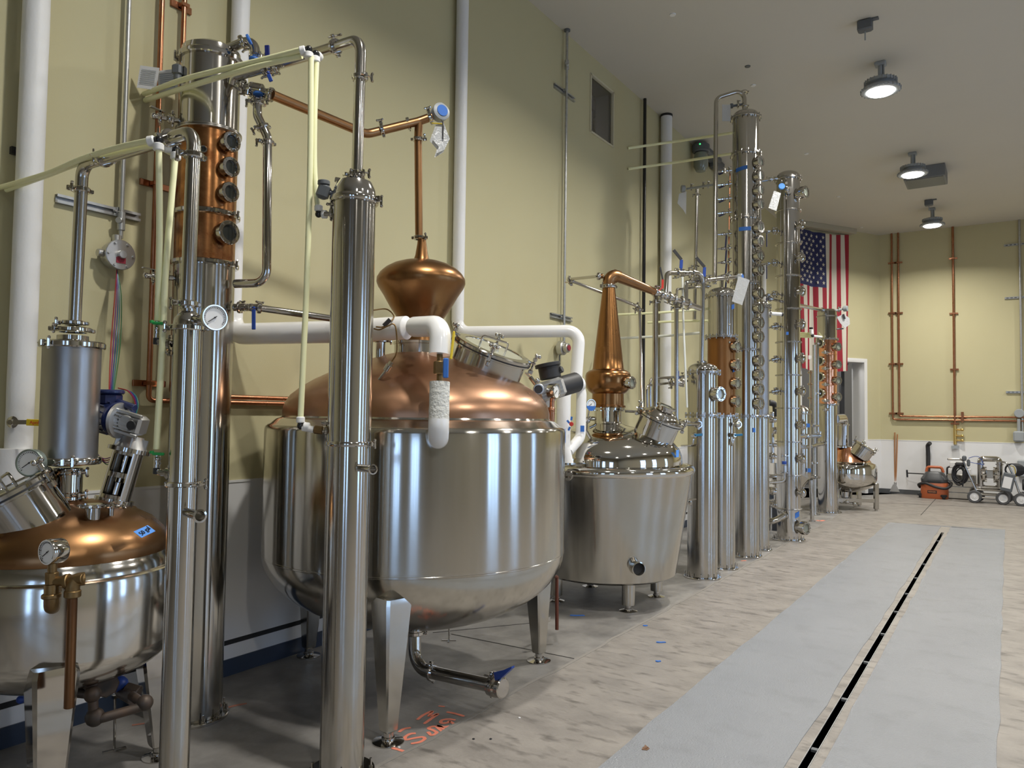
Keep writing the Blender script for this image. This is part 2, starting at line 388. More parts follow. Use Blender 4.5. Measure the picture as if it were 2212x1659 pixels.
# floor: warm slab, dark slab under the stills, painted strip, slot drain
JX = -2.40; DX = -.805; DW = .018; DE = 12.57; PX0, PX1 = -1.583, -.06; B = .055
g = G()
for x0, x1, y0, y1 in ((JX, DX-DW, YB, YF), (DX+DW, XR, YB, YF), (DX-DW, DX+DW, DE, YF)):
    g.box(((x0+x1)/2, (y0+y1)/2, -.1), (x1-x0, y1-y0, .2))
struct('floor', g, CONC, 'warm grey worn concrete slab', (0, 0, 0))
g = G(); g.box(((XL+JX)/2, (YB+A1.y)/2, -.1), (JX-XL, A1.y-YB, .2)); struct('floor', g, CONG, 'darker grey concrete slab under the stills', (0, 0, 0))
g = G()
def jag(x0, x1, y0, y1, n=60, amp=.008, side=0):
    L = [(x0+(random.uniform(-amp, amp) if side == 0 else 0), y0+(y1-y0)*k/n) for k in range(n+1)]
    R = [(x1+(random.uniform(-amp, amp)), y0+(y1-y0)*k/n) for k in range(n, -1, -1)]
    g.prism(L+R, (0, 0, -.002), XV, YV, .006)
E1, E2 = FL(1919, 1128.5).y, FL(2170, 1143.5).y
jag(PX0, DX-DW-.05, -3, 13.2); jag(DX+DW+.045, PX1, -3, 13.3)
g.prism([(PX0, 13.2), (PX1, 13.3), (PX1+.004, E2-.05), (PX0+.02, E1-.02)], (0, 0, -.002), XV, YV, .006)
struct('floor', g, PAINT, 'grey blue painted walkway strip', (0, 0, 0))
T = thing('floor_drain', 'long narrow black slot drain running down the middle of the painted grey strip', 'drain', (DX, 4.5, 0))
g = G()
for s in (-1, 1): g.box((DX+s*(DW+.0015), (DE-3)/2, -.035), (.003, DE+3, .08))
part('edge_frame', g, GAL, T)
g = G(); g.box((DX, (DE-3)/2, -.12), (2*DW, DE+3, .02)); part('channel', g, DARK, T)
g = G()
for y in (3.95, 4.75, 5.55, 6.35, 7.15, 7.95, 8.8, 9.7, 10.7, 11.7): g = G(); g.box((DX, y, -.012), (2*DW, .03, .012)); part('bracket', g, GRYD, T)
# saw cuts and the rough joint line between the slabs
def strip(pts, w, m, name, z=.0015):
    g = G()
    for a, b in zip(pts, pts[1:]):
        a = V(a[0], a[1], z); b = V(b[0], b[1], z); g.bar(a, b, w, .003, side=UP.cross(b-a))
    return struct(name, g, m)
DJ = mat('joint_dark', (.06, .055, .05), .8)
LJ = mat('joint_pale', (.215, .20, .18), .8)
pts = [(JX+random.uniform(-.012, .012), -3+k*.17) for k in range(112)]
strip(pts, .022, LJ, 'trim_1', .001)
strip([FL(x, y) for x, y in ((2021, 1078), (1989, 1113))], .012, DJ, 'trim_2')
strip([FL(x, y) for x, y in ((1845, 1084), (2010, 1091), (2211, 1098))], .008, DJ, 'trim_3')
strip([FL(x, y) for x, y in ((975, 1370), (1150, 1405), (1240, 1423))], .008, DJ, 'trim_4')
strip([FL(x, y) for x, y in ((935, 1367), (1180, 1343))], .005, DJ, 'trim_5')
# wainscot panels, caps, baseboards
HW = 1.175
g = G(); y0, y1 = YB, A0.y
g.box((XL+.004, (y0+y1)/2, (HW+.215)/2), (.012, y1-y0, HW-.215)); g.box((XL+.003, (y0+y1)/2, .14), (.010, y1-y0, .09))
g.box(A0+AW*((dr+AL)/2+.03)+UP*HW/2+AN*.004, (AL-dr-.06, .012, HW), (AW, AN, UP))
g.box(((A1.x+XR)/2, YF-.004, HW/2), (XR-A1.x, .012, HW))
struct('wall_left', g, WAIN, 'white wipe-clean wall panels along the foot of the walls')
g = G(); g.box((XL+.004, (y0+y1)/2, .2), (.008, y1-y0, .034)); struct('trim_6', g, DARK)
g = G(); g.box((XL+.007, (y0+y1)/2, HW), (.016, y1-y0, .014))
g.box(A0+AW*((dr+AL)/2+.03)+UP*HW+AN*.007, (AL-dr-.06, .016, .014), (AW, AN, UP)); g.box(((A1.x+XR)/2, YF-.007, HW), (XR-A1.x, .016, .014))
struct('trim_7', g, TRIMW)
g = G(); g.box((XL+.008, (y0+y1)/2, .05), (.018, y1-y0, .1)); struct('baseboard_left', g, BASEM)
g = G(); g.box(((A1.x+XR)/2, YF-.008, .05), (XR-A1.x, .018, .1)); struct('baseboard_far', g, BASEG)
g = G(); g.box(A0+AW*((dr+AL)/2+.04)+UP*.05+AN*.008, (AL-dr-.08, .018, .1), (AW, AN, UP)); struct('baseboard_angled', g, BASEG)
# door opening in the angled wall
g = G(); t = .09; dep = .34
for s, u in ((-1, dl), (1, dr)): g.box(A0+AW*(u-s*.012)+UP*(dh/2)-AN*(dep/2-.02), (.024, dep, dh), (AW, AN, UP))
g.box(A0+AW*((dl+dr)/2)+UP*(dh-.012)-AN*(dep/2-.02), (dr-dl-.05, dep, .024), (AW, AN, UP))
for u in (dl-.03, dr+.03): g.box(A0+AW*u+UP*(dh/2+.03)+AN*.012, (.06, .022, dh+.06), (AW, AN, UP))
g.box(A0+AW*((dl+dr)/2)+UP*(dh+.03)+AN*.012, (dr-dl+.12, .024, .06), (AW, AN, UP))
struct('door_1', g, TRIMW, 'white door casing and deep jambs')
# the room beyond the door
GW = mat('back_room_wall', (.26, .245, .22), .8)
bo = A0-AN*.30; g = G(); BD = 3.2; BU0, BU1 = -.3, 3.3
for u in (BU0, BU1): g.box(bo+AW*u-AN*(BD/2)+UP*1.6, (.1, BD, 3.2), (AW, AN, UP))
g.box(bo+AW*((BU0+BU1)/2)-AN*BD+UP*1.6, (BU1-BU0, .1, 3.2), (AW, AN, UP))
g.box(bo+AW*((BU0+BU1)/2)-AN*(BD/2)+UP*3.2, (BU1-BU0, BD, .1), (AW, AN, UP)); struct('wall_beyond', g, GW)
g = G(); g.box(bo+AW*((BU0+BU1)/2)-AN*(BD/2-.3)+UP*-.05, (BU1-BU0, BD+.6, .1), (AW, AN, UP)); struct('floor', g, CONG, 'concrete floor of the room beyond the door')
lb = bpy.data.lights.new('back_room_fill', 'POINT'); lb.energy = 60; lb.shadow_soft_size = .15; lo = bpy.data.objects.new('back_room_fill', lb); COL.objects.link(lo); lo.location = bo+AW*1.0-AN*1.5+UP*2.95  # added fill light without a fixture, brightens the room seen through the doorway
T = thing('roller_door', 'dark rolled-up door and track in the doorway beyond the small copper still', 'door', bo+AW*(dr-.35)-AN*.15)
g = G(); g.box(bo+AW*(dr-.22)-AN*.12+UP*(dh/2), (.10, .06, dh), (AW, AN, UP), bev=.004); part('track', g, BLK, T)
g = G(); g.cyl(bo+AW*dl-AN*.25+UP*(dh+.02), AW, .14, dr-dl, 20); part('curtain_roll', g, GRYD, T)
g = G(); pc = [bo+AW*(dr-.5)-AN*.1+UP*z+AW*(.03*math.sin(z*7)) for z in (2.3, 1.9, 1.6, 1.3, 1.0, .8)]; g.tube(pc, .012, 8, .05); g.box(pc[-1], (.1, .06, .1), (AW, AN, UP), bev=.01); g.box(pc[2], (.07, .05, .18), (AW, AN, UP), bev=.02); part('control_cable', g, BLK, T)
T = thing('storage_shelving', 'dim metal shelving loaded with boxes in the room beyond the door', 'shelf', bo+AW*.9-AN*1.9)
for u in (.3, 1.5):
    for d in (1.7, 2.1): g = G(); g.box(bo+AW*u-AN*d+UP*1.1, (.04, .04, 2.2), (AW, AN, UP)); part('upright', g, GAL, T)
for z in (.3, .9, 1.5, 2.1): g = G(); g.box(bo+AW*.9-AN*1.9+UP*z, (1.2, .45, .03), (AW, AN, UP)); part('shelf', g, GAL, T)
# header beam over the flag
h0, h1 = sA(onA(1700, 478, .1)), sA(onA(1843, 497, .1))
g = G(); g.box(A0+AW*((h0+h1)/2)+AN*.10+UP*(HC-.055), (h1-h0, .2, .11), (AW, AN, UP), bev=.006); struct('trim_8', g, mat('header_paint', (.40, .37, .29), .7))
# high window in the left wall with framing seen behind it
g = G(); wc = V(XL, (WY0+WY1)/2, (WZ0+WZ1)/2); ww, wh = WY1-WY0, WZ1-WZ0
for s in (-1, 1):
    g.box(wc+YV*(s*(ww/2+.008)), (.03, .022, wh+.03)); g.box(wc+UP*(s*(wh/2+.008)), (.03, ww+.03, .022))
struct('window_1', g, mat('window_trim_beige', (.55, .51, .36), .5), 'beige trim of the small high window')
g = G(); g.box(wc-XV*.02, (.006, ww, wh)); struct('window_1', g, GLW, 'pane of the small high window')
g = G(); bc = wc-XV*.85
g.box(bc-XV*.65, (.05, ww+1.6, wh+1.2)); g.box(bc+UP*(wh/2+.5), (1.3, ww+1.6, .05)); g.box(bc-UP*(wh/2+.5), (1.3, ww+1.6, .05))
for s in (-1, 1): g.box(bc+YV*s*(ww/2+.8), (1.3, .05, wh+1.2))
struct('wall_plenum', g, DARK)  # box coloured near black for the darkness behind the window
PUR = mat('steel_framing_grey', (.20, .20, .24), .5, .3)
g = G()
for sy in (-1, 1): g.box((XL-.13, wc.y+sy*(ww/2-.002), wc.z), (.20, .012, wh))
for sz in (-1, 1): g.box((XL-.13, wc.y, wc.z+sz*(wh/2-.002)), (.20, ww, .012))
struct('trim_10', g, DARK)  # dark lining of the reveal, colour stands in for shade inside the window
g = G()
for dy, w in ((.62, .13), (.84, .11), (1.02, .10)): g.box((XL-.34, WY0+dy*ww, wc.z), (.10, w, wh+.9), bev=.01); g.box((XL-.29, WY0+dy*ww, wc.z), (.02, w*.35, wh+.9))
g.box((XL-.30, wc.y, WZ1-.10), (.1, ww+1.2, .13)); g.box((XL-.5, wc.y, WZ1-.26), (.1, ww+1.2, .05)); g.box((XL-.62, wc.y, wc.z-.16), (.1, ww+1.2, .10)); struct('trim_9', g, PUR)
lp = bpy.data.lights.new('plenum_fill', 'POINT'); lp.energy = 14; lp.shadow_soft_size = .1; lo = bpy.data.objects.new('plenum_fill', lp); COL.objects.link(lo); lo.location = (XL-.25, WY0-.25, wc.z+.1)  # added fill light, no fixture, to brighten the framing behind the pane
# ------------------------------------------------------------------ ceiling lamps
def lamp(x, y, label, proto=[]):
    T = thing('high_bay_lamp', label, 'ceiling lamp', (x, y, HC), 'high bay lamps along the ceiling')
    def P(z): return V(x, y, HC-z)
    g = G(); g.box(P(.02), (.12, .12, .04), bev=.008); g.lathe([(.028, 0), (.028, -.16), (.05, -.18), (.05, -.20)], P(.03), UP, 16); g.box(P(.1)+V(.035, 0, 0), (.012, .05, .16), bev=.003)
    part('stem', g, GRY, T)
    g = G(); g.lathe([(0, -.20), (.12, -.20), (.165, -.215), (.17, -.235), (.165, -.25), (.13, -.26), (.12, -.29), (.14, -.30), (.205, -.31), (.215, -.33), (.205, -.345), (.175, -.35), (.155, -.345)], P(0), UP, 36)
    for k in range(24):
        a = 2*PI*k/24; d = V(math.cos(a), math.sin(a), 0); g.box(P(.235)+d*.168, (.02, .008, .045), (d, UP.cross(d), UP)); g.box(P(.33)+d*.212, (.014, .012, .03), (d, UP.cross(d), UP))
    part('housing', g, GRY, T)
    g = G(); g.lathe([(.158, -.343), (.14, -.362), (.08, -.374), (0, -.378)], P(0), UP, 32); part('lens', g, LED, T, 'glowing white lens')
    L = bpy.data.lights.new('lamp_light', 'AREA'); L.shape = 'DISK'; L.size = .26; L.energy = LAMP_POWER; L.color = (1, .965, .90); L.spread = math.radians(152)
    lo = bpy.data.objects.new('lamp_light', L); COL.objects.link(lo); lo.parent = T; lo.location = (0, 0, -.385)
for (x, y), lb_ in zip(LAMPS[:3], ('largest lit round ceiling lamp, nearest the camera', 'middle lit ceiling lamp beside the square ceiling vent', 'farthest lit ceiling lamp, close to the far wall')): lamp(x, y, lb_)
OUT = ['lit ceiling lamp in the visible row, one place nearer than the largest lamp', 'lit ceiling lamp in the visible row, directly above the big still'] + ['lit ceiling lamp in the second row beyond the right edge, '+w for w in ('closest to the back wall', 'second from the back wall', 'third from the back wall', 'third from the far wall', 'second from the far wall', 'closest to the far wall')]
for (x, y), lb_ in zip(LAMPS[3:], OUT): lamp(x, y, lb_)
def jbox(x, y, label, s=1):
    T = thing('ceiling_junction_box', label, 'junction box', (x, y, HC), 'junction boxes on the ceiling')
    g = G(); g.box((x, y, HC-.05*s), (.13*s, .10*s, .10*s), bev=.012); g.box((x+.03, y, HC-.006), (.18*s, .06, .012))
    part('box', g, GRYD, T); g = G(); g.cyl((x, y, HC-.10*s-.10), UP, .007, .11, 8); part('conduit_stub', g, GRY, T)
jbox(-1.2, 8.43, 'dark junction box on the ceiling nearest the camera, above the first lamp', 1.1)
jbox(-1.2, 16.03, 'small dark junction box on the ceiling just before the farthest lamp', 1.1)
vcx = V(-1.10, 14.11, 0); vL, vD = .60, .59; vx_, vy_ = XV, YV; T = thing('ceiling_vent', 'dark grey square air vent box under the ceiling beside the middle lamp', 'air vent', (vcx.x, vcx.y, HC))
VG = mat('vent_paint', (.16, .17, .18), .5); g = G(); g.box((vcx.x, vcx.y, HC-.10), (vL, vD, .20), (vx_, vy_, UP), bev=.006); part('housing', g, VG, T)
g = G(); g.box((vcx.x, vcx.y, HC-.203), (vL*.9, vD*.9, .008), (vx_, vy_, UP)); part('grille', g, GRYD, T)
for i, (x, y, lb_) in enumerate(((1615, 143, 'tiny ceiling sprinkler nearest the camera, above the big stills'), (1627, 184, 'flush ceiling sprinkler cap above the tall column top'), (1742, 332, 'flush ceiling sprinkler cap between the tall column and the lamps'), (1811, 425, 'flush ceiling sprinkler cap near the angled wall'), (1861, 491, 'flush ceiling sprinkler cap above the flag corner'), (1453, 31, 'tiny fixing on the near part of the ceiling'))):
    p = FL(x, y, HC); g = G(); g.lathe([(0, -.012), (.03, -.010), (.034, -.002), (.034, 0)], p, UP, 20); single('sprinkler_head', lb_, 'sprinkler', g, TRIMW if i else GRYD, 'sprinkler heads in the ceiling')
# ------------------------------------------------------------------ flag on the angled wall
def flag():
    tl = onA(1721, 490, .05); tr = onA(1830, 508, .05); Lw = (sA(tr)-sA(tl)); top = tr.z; H = top-onA(1825, 800, .05).z
    s0 = sA(tl); nx, ny = 78, 60; vs = []; fs = []; ms = []
    def P(i, j):
        a, b = i/nx, j/ny; sag = -.13*4*(a*(1-a))*(1-b)**2*.35-.05*math.sin(a*3)*b
        w = Lw*(1-.10*b*(1-a)*.6); u = s0+Lw-(1-a)*w
        off = .07+(.02+.03*b)*math.sin(a*15+b*1.2)+.012*math.sin(a*33+b*4)
        return A0+AW*u+AN*off+UP*(top-b*H+sag)
    g = G(); vs = [P(i, j) for j in range(ny+1) for i in range(nx+1)]
    for j in range(ny):
        for i in range(nx):
            s_ = i//6; can = s_ < 7 and j < int(ny*.40)
            g.v = g.v; fs.append([j*(nx+1)+i, j*(nx+1)+i+1, (j+1)*(nx+1)+i+1, (j+1)*(nx+1)+i]); ms.append(2 if can else (0 if s_ % 2 == 0 else 1))
    n0 = len(vs); g.add(vs, []); g.add([p-AN*.004 for p in vs], [])
    for f, m_ in zip(fs, ms): g.f.append(f); g.m.append(m_); g.f.append([k+n0 for k in reversed(f)]); g.m.append(m_)
    # fifty stars
    for r_ in range(9):
        for c_ in range(11):
            if (r_+c_) % 2: continue
            a = (c_+1)/12*(7/13); b = (r_+1)/10*.40
            # the flag hangs turned, its union reads 11 rows down, 9 across
            a, b = (r_+1)/10*(7/13), (c_+1)/12*.40
            c0 = P(a*nx, b*ny)+AN*.007; R = .047
            pl = []
            for k in range(10):
                q = R if k % 2 == 0 else R*.40; t = PI/2+k*PI/5; pl.append((q*math.cos(t), q*math.sin(t)))
            n = len(g.v); g.v += [c0+AW*x_+UP*y_ for x_, y_ in pl]+[c0]
            for k in range(10): g.f.append([n+10, n+k, n+(k+1) % 10]); g.m.append(1)
    T = thing('flag', 'large American flag hung vertically on the angled wall above the doorway', 'flag', A0+AW*(s0+Lw/2)+AN*.07+UP*(top-H))
    part('cloth', g, [FR, FW, FB], T)
    for s_ in (s0+Lw, s0+.02): g = G(); g.bar(A0+AW*s_+AN*.07+UP*(top+.01), A0+AW*(s_+(.03 if s_ > s0+.1 else -.03))+AN*.1+UP*(HC-.10), .006, .006); part('hanging_tie', g, GRYD, T)
flag()
# ================================================================== NEAR GROUP
bPA = AT(124, 1600, 3.17); bPA.z = 0
bL = AT(414, 1500, 4.02); bL.z = 0
bC = AT(738, 1652, 3.42); bC.z = 0
bF = AT(372, 1780, 2.73); bF.z = 0
bT = V(-3.0, 3.515, 0)
b2 = V(-2.97, 6.05, 0)
def P_(px, py, b, off=0): return AT(px, py, dist(b)+off)
def dirv(az, el=0):
    """az degrees from 'towards the viewer side' turning right, el up"""
    a = math.radians(az); e = math.radians(el)
    return (-FH*math.cos(a)+RH*math.sin(a))*math.cos(e)+UP*math.sin(e)
def leg(parent, top, foot, w0, w1, rot=45, disc=.075, m=None, round_=0):
    """tapered leg; foot on the floor"""
    top = Vector(top); foot = Vector(foot); g = G(); a = math.radians(rot)
    X = RH*math.cos(a)+FH*math.sin(a); Y = UP.cross(X); f1 = foot+UP*.055
    if round_:
        g.lathe([(0, 0), (round_, 0), (round_, top.z-f1.z), (0, top.z-f1.z)], f1, UP, 24)
    else:
        prev = None; ch = .18
        rows = []
        for c, w in ((f1, w1*.9), (f1+UP*.01, w1), (top-UP*.03, w0), (top, w0*.93)):
            h = w/2; k = h*(1-ch); r = []
            for sx, sy in ((k, h), (-k, h), (-h, k), (-h, -k), (-k, -h), (k, -h), (h, -k), (h, k)): r.append(c+X*sx+Y*sy)
            rows.append(r)
        vs = sum(rows, []); fs = [list(range(7, -1, -1)), list(range(24, 32))]
        fs += [[i*8+k, i*8+(k+1) % 8, i*8+8+(k+1) % 8, i*8+8+k] for i in range(3) for k in range(8)]
        g.add(vs, fs)
    o = part('leg', g, m or ST2, parent)
    g = G(); g.lathe([(0, 0), (disc, 0), (disc, .006), (disc*.6, .014), (disc*.42, .016), (disc*.42, .028), (disc*.33, .03), (disc*.33, .062), (0, .062)], foot, UP, 28); part('foot', g, SP, o)
    return o
def manhole(parent, c, n, R, h, nclamp=4, domed=0, handle=True, glassm=None, m=None, phase=0, hinge=None, body=None):
    """collar of height h below c, lid at c facing n"""
    c = Vector(c); n = Vector(n).normalized(); u, v, a = frame(n); g = G()
    g.lathe([(R*.95, -h*1.6), (R*.95, -.004), (R*1.04, -.002), (R*1.06, 0), (R*1.06, .01), (R*.9, .012)], c, n, 48)
    o = part('manhole', g, body or SP, parent)
    g = G(); g.lathe([(R*1.0, .012), (R*1.06, .014), (R*1.06, .03), (R*1.03, .036), (R*.82, .038), (R*.8, .03), (R*.8, .014)], c, n, 48)
    if domed:
        g.lathe([(R*.84, .036), (R*.8, .05), (R*.6, .05+domed*.6), (R*.3, .05+domed*.92), (0, .05+domed)], c, n, 40)
    part('lid_ring', g, m or SP, o)
    if not domed:
        g = G(); g.lathe([(R*.81, .033), (0, .036)], c, n, 40); part('lid_glass', g, glassm or GLC, o, 'round glass window of the manhole lid')
    g = G(); g.lathe([(R*1.065, .008), (R*1.07, .012), (R*1.065, .016)], c, n, 48); part('gasket', g, BLK, o)
    for k in range(nclamp):
        t = phase+2*PI*k/nclamp; d = u*math.cos(t)+v*math.sin(t); q = n.cross(d); p = c+d*(R*1.12)
        g = G(); g.rod(p-n*.035, p+n*.075, .007, 10); g.box(p-n*.02, (.03, .022, .03), (d, q, n), bev=.005); g.box(p+n*.035-d*.012, (.05, .02, .014), (d, q, n), bev=.004)
        g.cyl(p+n*.05, n, .013, .02, 12); g.box(p+n*.082, (.016, .016, .016), (d, q, n), bev=.004)
        for s in (-1, 0, 1): g.ball(p+n*.084+q*(s*.02)+d*(0 if s else .018), .012, 10)
        part('lid_clamp', g, SP, o)
    if handle:
        hd = (u*math.cos(phase+.4)+v*math.sin(phase+.4)); q = n.cross(hd); b = c+n*.035+hd*R*.1
        g = G(); g.tube([b-q*R*.38, b-q*R*.38+n*.05, b+q*R*.38+n*.05, b+q*R*.38], .006, 10, .015); part('lid_handle', g, SP, o)
    return o
def wires(name, label, cat, ptss, ms, r=.0027, T=None, bend=.05):
    g = G()
    for i, p in enumerate(ptss): g.tube(smooth(p), r, 6, 0, i % len(ms))
    if T is not None: return part(name, g, ms, T)
    return single(name, label, cat, g, ms)
def smooth(P, n=7):
    P = [Vector(p) for p in P]
    if len(P) < 3: return P
    out = []
    Q = [P[0]*2-P[1]]+P+[P[-1]*2-P[-2]]
    for i in range(1, len(Q)-2):
        for k in range(n):
            t = k/n; a, b, c, d = Q[i-1:i+3]
            out.append(.5*((2*b)+(c-a)*t+(2*a-5*b+4*c-d)*t*t+(3*b-a-3*c+d)*t**3))
    out.append(P[-1]); return out
def text(s, c, X, Y, size, m, parent, name='lettering', align='CENTER', ext=.0008, label=None):
    cu = bpy.data.curves.new('t', 'FONT'); cu.body = s; cu.size = size; cu.extrude = ext; cu.align_x = align; cu.align_y = 'CENTER'; cu.resolution_u = 3
    t = bpy.data.objects.new('t', cu); COL.objects.link(t); bpy.context.view_layer.update()
    me = bpy.data.meshes.new_from_object(t); bpy.data.objects.remove(t)
    X = Vector(X).normalized(); Y = Vector(Y).normalized(); Z = X.cross(Y); g = G()
    vs = [Vector(c)+X*v.co.x+Y*v.co.y+Z*v.co.z for v in me.vertices]; g.add(vs, [list(p.vertices) for p in me.polygons])
    return part(name, g, m, parent, label)
# ------------------------------------------------------------------ pot still at the left edge
def pot_small():
    b = bPA; T = thing('pot_still', 'small pot still at the left edge, brown copper dome with blue 50 gal tape', 'still', b)
    R = .432; g = G()
    z1 = .955; pr = [(0, .47)]
    for k in range(1, 13):
        t = PI/2*k/12; pr.append((R*math.sin(t), .66-.19*math.cos(t)))
    pr += [(R, .80), (R, z1-.02), (R-.004, z1-.006), (R-.014, z1), (R-.022, z1+.003), (.405, z1+.035), (.398, 1.0), (.392, 1.018)]
    g.lathe(pr, b, UP, 72); part('jacket', g, mat('steel_bright_pot', (.66, .64, .60), .13, 1, ((.60, .58, .54), (10, 10, 1), .3)), T)
    g = G(); pr = [(.396, 1.012), (.400, 1.03), (.396, 1.055), (.375, 1.095), (.33, 1.14), (.27, 1.172), (.2, 1.195), (.13, 1.212), (.062, 1.225)]
    g.lathe(pr, b, UP, 72); dome = part('dome', g, CU, T)
    # neck spool
    g = G(); zn0, zn1 = zof(b, 1096), zof(b, 1012)
    g.lathe([(.060, zn0-.02), (.058, zn0), (.057, zn1)], b, UP, 40); nk = part('neck', g, SP, T)
    for y in (1067, 1019): clamp(nk, V(b.x, b.y, zof(b, y)), UP, .057, RH*.9-FH*.5, w=.02)
    # legs
    for az in (90, -30, 210):
        a = math.radians(az); d = V(math.cos(a), math.sin(a), 0)
        leg(T, V(b.x, b.y, .66)+d*.395, V(b.x, b.y, 0)+d*.45, .155, .075, 45, .07, SP)
    # manhole, tilted towards the left
    n = (-RH*.42-FH*.28+UP*.86).normalized(); c = AT(26, 1072, 2.95)
    manhole(T, c, n, .155, .10, 4, 0, True, None, phase=.9)
    # short capped ports on the dome
    for px, py, r, h in ((201, 1093, .032, .055), (240, 1094, .012, .05)):
        c = P_(px, py, b, -.16 if r > .02 else -.1); g = G()
        g.lathe([(r*.85, -h-.05), (r*.85, -.006), (r*1.3, -.004), (r*1.35, 0), (r*1.3, .008), (0, .009)], c, UP, 28); p = part('port', g, SP, T); clamp(p, c, UP, r*1.2, RH, w=.012)
    gauge(T, AT(63, 1000, 2.98), dirv(0), .055, stem=AT(100, 1006, 3.1), rim=mat('gauge_rim', (.28, .33, .30), .3, .6), t=.035)
    # gauge on brass fittings at the front of the jacket, with its drop pipe
    o = gauge(T, AT(102, 1193, 2.60), dirv(-24), .044, stem=None, t=.055)
    g = G(); D = 2.62
    g.rod(AT(113, 1215, D), AT(112, 1300, D), .015, 16); g.rod(AT(112, 1236, D), AT(112, 1262, D), .022, 8)
    g.tube([AT(112, 1262, D), AT(111, 1310, D), AT(114, 1312, D+.17)], .024, 16, .03); g.rod(AT(111, 1282, D), AT(111, 1292, D), .031, 16)
    g.rod(AT(112, 1257, D), AT(180, 1250, D), .017, 16); g.rod(AT(140, 1256, D), AT(150, 1255, D), .026, 16)
    g.tube([AT(183, 1250, D+.02), AT(158, 1253, D), AT(156, 1285, D)], .023, 16, .02); g.rod(AT(157, 1275, D), AT(156.5, 1290, D), .027, 16)
    part('drain_fitting', g, BR, T, 'old brass elbows and tee')
    g = G(); g.rod(AT(156.5, 1280, D), AT(149, 1529, D), .0165, 18); part('drop_pipe', g, mat('copper_drop_pipe', (.22, .11, .05), .4, 1, ((.12, .06, .03), (12, 12, 4), .25)), T)
    # blue tape with its handwriting
    c = AT(309, 1153, 2.99); q = V(c.x-b.x, c.y-b.y, 0).normalized(); nn = (q*.62+UP*.78).normalized()
    X = UP.cross(q).normalized(); X = (X*.97+nn.cross(X)*.25).normalized(); Y = nn.cross(X); g = G(); c = c+nn*.012
    g.prism([(-.040, -.021), (.043, -.019), (.040, .020), (-.043, .019)], c, X, Y, .0012); tp = part('tape_label', g, TAPEL, T, 'light blue tape reading 50 gal')
    text('50 gal', c+nn*.003, (X*.98+Y*.2), (Y*.98-X*.2), .028, INK, tp, 'handwriting')
    # stirrer
    bb, tt = AT(247, 1080, 3.33), AT(279, 973, 3.36); ax = (tt-bb).normalized(); u, v, a = frame(ax); Rr = .064; L = (tt-bb).length
    g = G(); g.lathe([(0, -.07), (.105, -.07), (.105, -.02), (.092, -.012), (0, -.012)], bb, ax, 36); sm = part('stirrer', g, CU, T, 'copper collar of the motor stirrer')
    g = G(); side = dirv(6); s0 = math.atan2(side.dot(v), side.dot(u)); N, Mz = 60, 20
    wins = [(.08, .44), (.54, .90)]
    for i in range(N):
        t0, t1 = 2*PI*i/N, 2*PI*(i+1)/N; dm = ((t0+t1)/2-s0+PI) % (2*PI)-PI
        for j in range(Mz):
            f0, f1 = j/Mz, (j+1)/Mz; fm = (f0+f1)/2
            if (abs(dm) < .62 or abs(abs(dm)-PI) < .62) and any(w[0] < fm < w[1] for w in wins): continue
            for rr in (Rr, Rr-.004):
                q = [bb+a*(L*f)+u*(rr*math.cos(t))+v*(rr*math.sin(t)) for t, f in ((t0, f0), (t1, f0), (t1, f1), (t0, f1))]; g.add(q, [(0, 1, 2, 3)])
    g.lathe([(0, -.01), (.08, -.01), (.08, .006), (Rr, .006)], bb, ax, 36); g.lathe([(Rr, L-.01), (.088, L-.008), (.088, L+.01), (.06, L+.012)], bb, ax, 36)
    part('lantern_housing', g, ST, sm)
    g = G(); g.rod(bb, tt, .016, 14); g.rod(bb+ax*.02, bb+ax*.08, .028, 20); g.rod(bb+ax*.12, bb+ax*.2, .024, 16); part('shaft', g, SP, sm)
    g = G(); g.lathe([(0, .01), (.072, .01), (.05, .05), (.045, .065), (0, .065)], tt, ax, 24)
    for k in range(6):
        d = u*math.cos(k*PI/3)+v*math.sin(k*PI/3); g.box(tt+ax*.035+d*.052, (.045, .007, .045), (d, ax.cross(d), ax))
    gc = AT(284, 914, 3.30); X = (RH*.93-FH*.1-UP*.25).normalized(); Z = (UP-X*X.z).normalized(); Y = Z.cross(X)
    g.box(gc, (.125, .08, .085), (X, Y, Z), bev=.012); g.cyl(gc-Y*.048, Y, .036, .096, 24)
    for s in (-1, 1):
        g.box(gc+Z*(s*.044)-Y*.036, (.125, .014, .016), (X, Y, Z), bev=.003)
    for k in range(5): g.box(gc-Y*.044+Z*(-.028+.014*k)-X*.01, (.085, .016, .005), (X, Y, Z))
    part('gearbox', g, ALU, sm, 'finned aluminium gearbox')
    g = G(); g.cyl(gc-Y*.052+X*.035, -Y, .020, .006, 24); part('shaft_cover', g, BLK, sm)
    md = (-RH*.80+FH*.55+UP*.12).normalized(); fc = AT(238, 909, 3.30)
    g = G(); g.lathe([(0, 0), (.050, 0), (.055, .012), (.078, .016), (.080, .030), (0, .03)], gc-X*.03, (fc-gc).normalized()*.6+md*.4, 36); part('motor_flange', g, ALU, sm)
    g = G(); g.lathe([(0, 0), (.074, 0), (.078, .01), (.072, .03), (.070, .20), (.064, .23), (.03, .245), (0, .245)], gc-X*.055, md, 36)
    for k in range(16):
        u2, v2, a2 = frame(md); d = u2*math.cos(k*PI/8)+v2*math.sin(k*PI/8); g.box(gc-X*.055+md*.12+d*.074, (.012, .005, .16), (d, a2.cross(d), a2))
    g.cyl(gc-X*.06+md*.09+UP*.05, UP, .055, .055, 8, bev=.01); g.cyl(gc-X*.06+md*.09+UP*.1, UP, .062, .02, 28, bev=.006)
    g.rod(gc-X*.04+md*.05+UP*.075, gc+X*.015+md*.0+UP*.07, .016, 12)
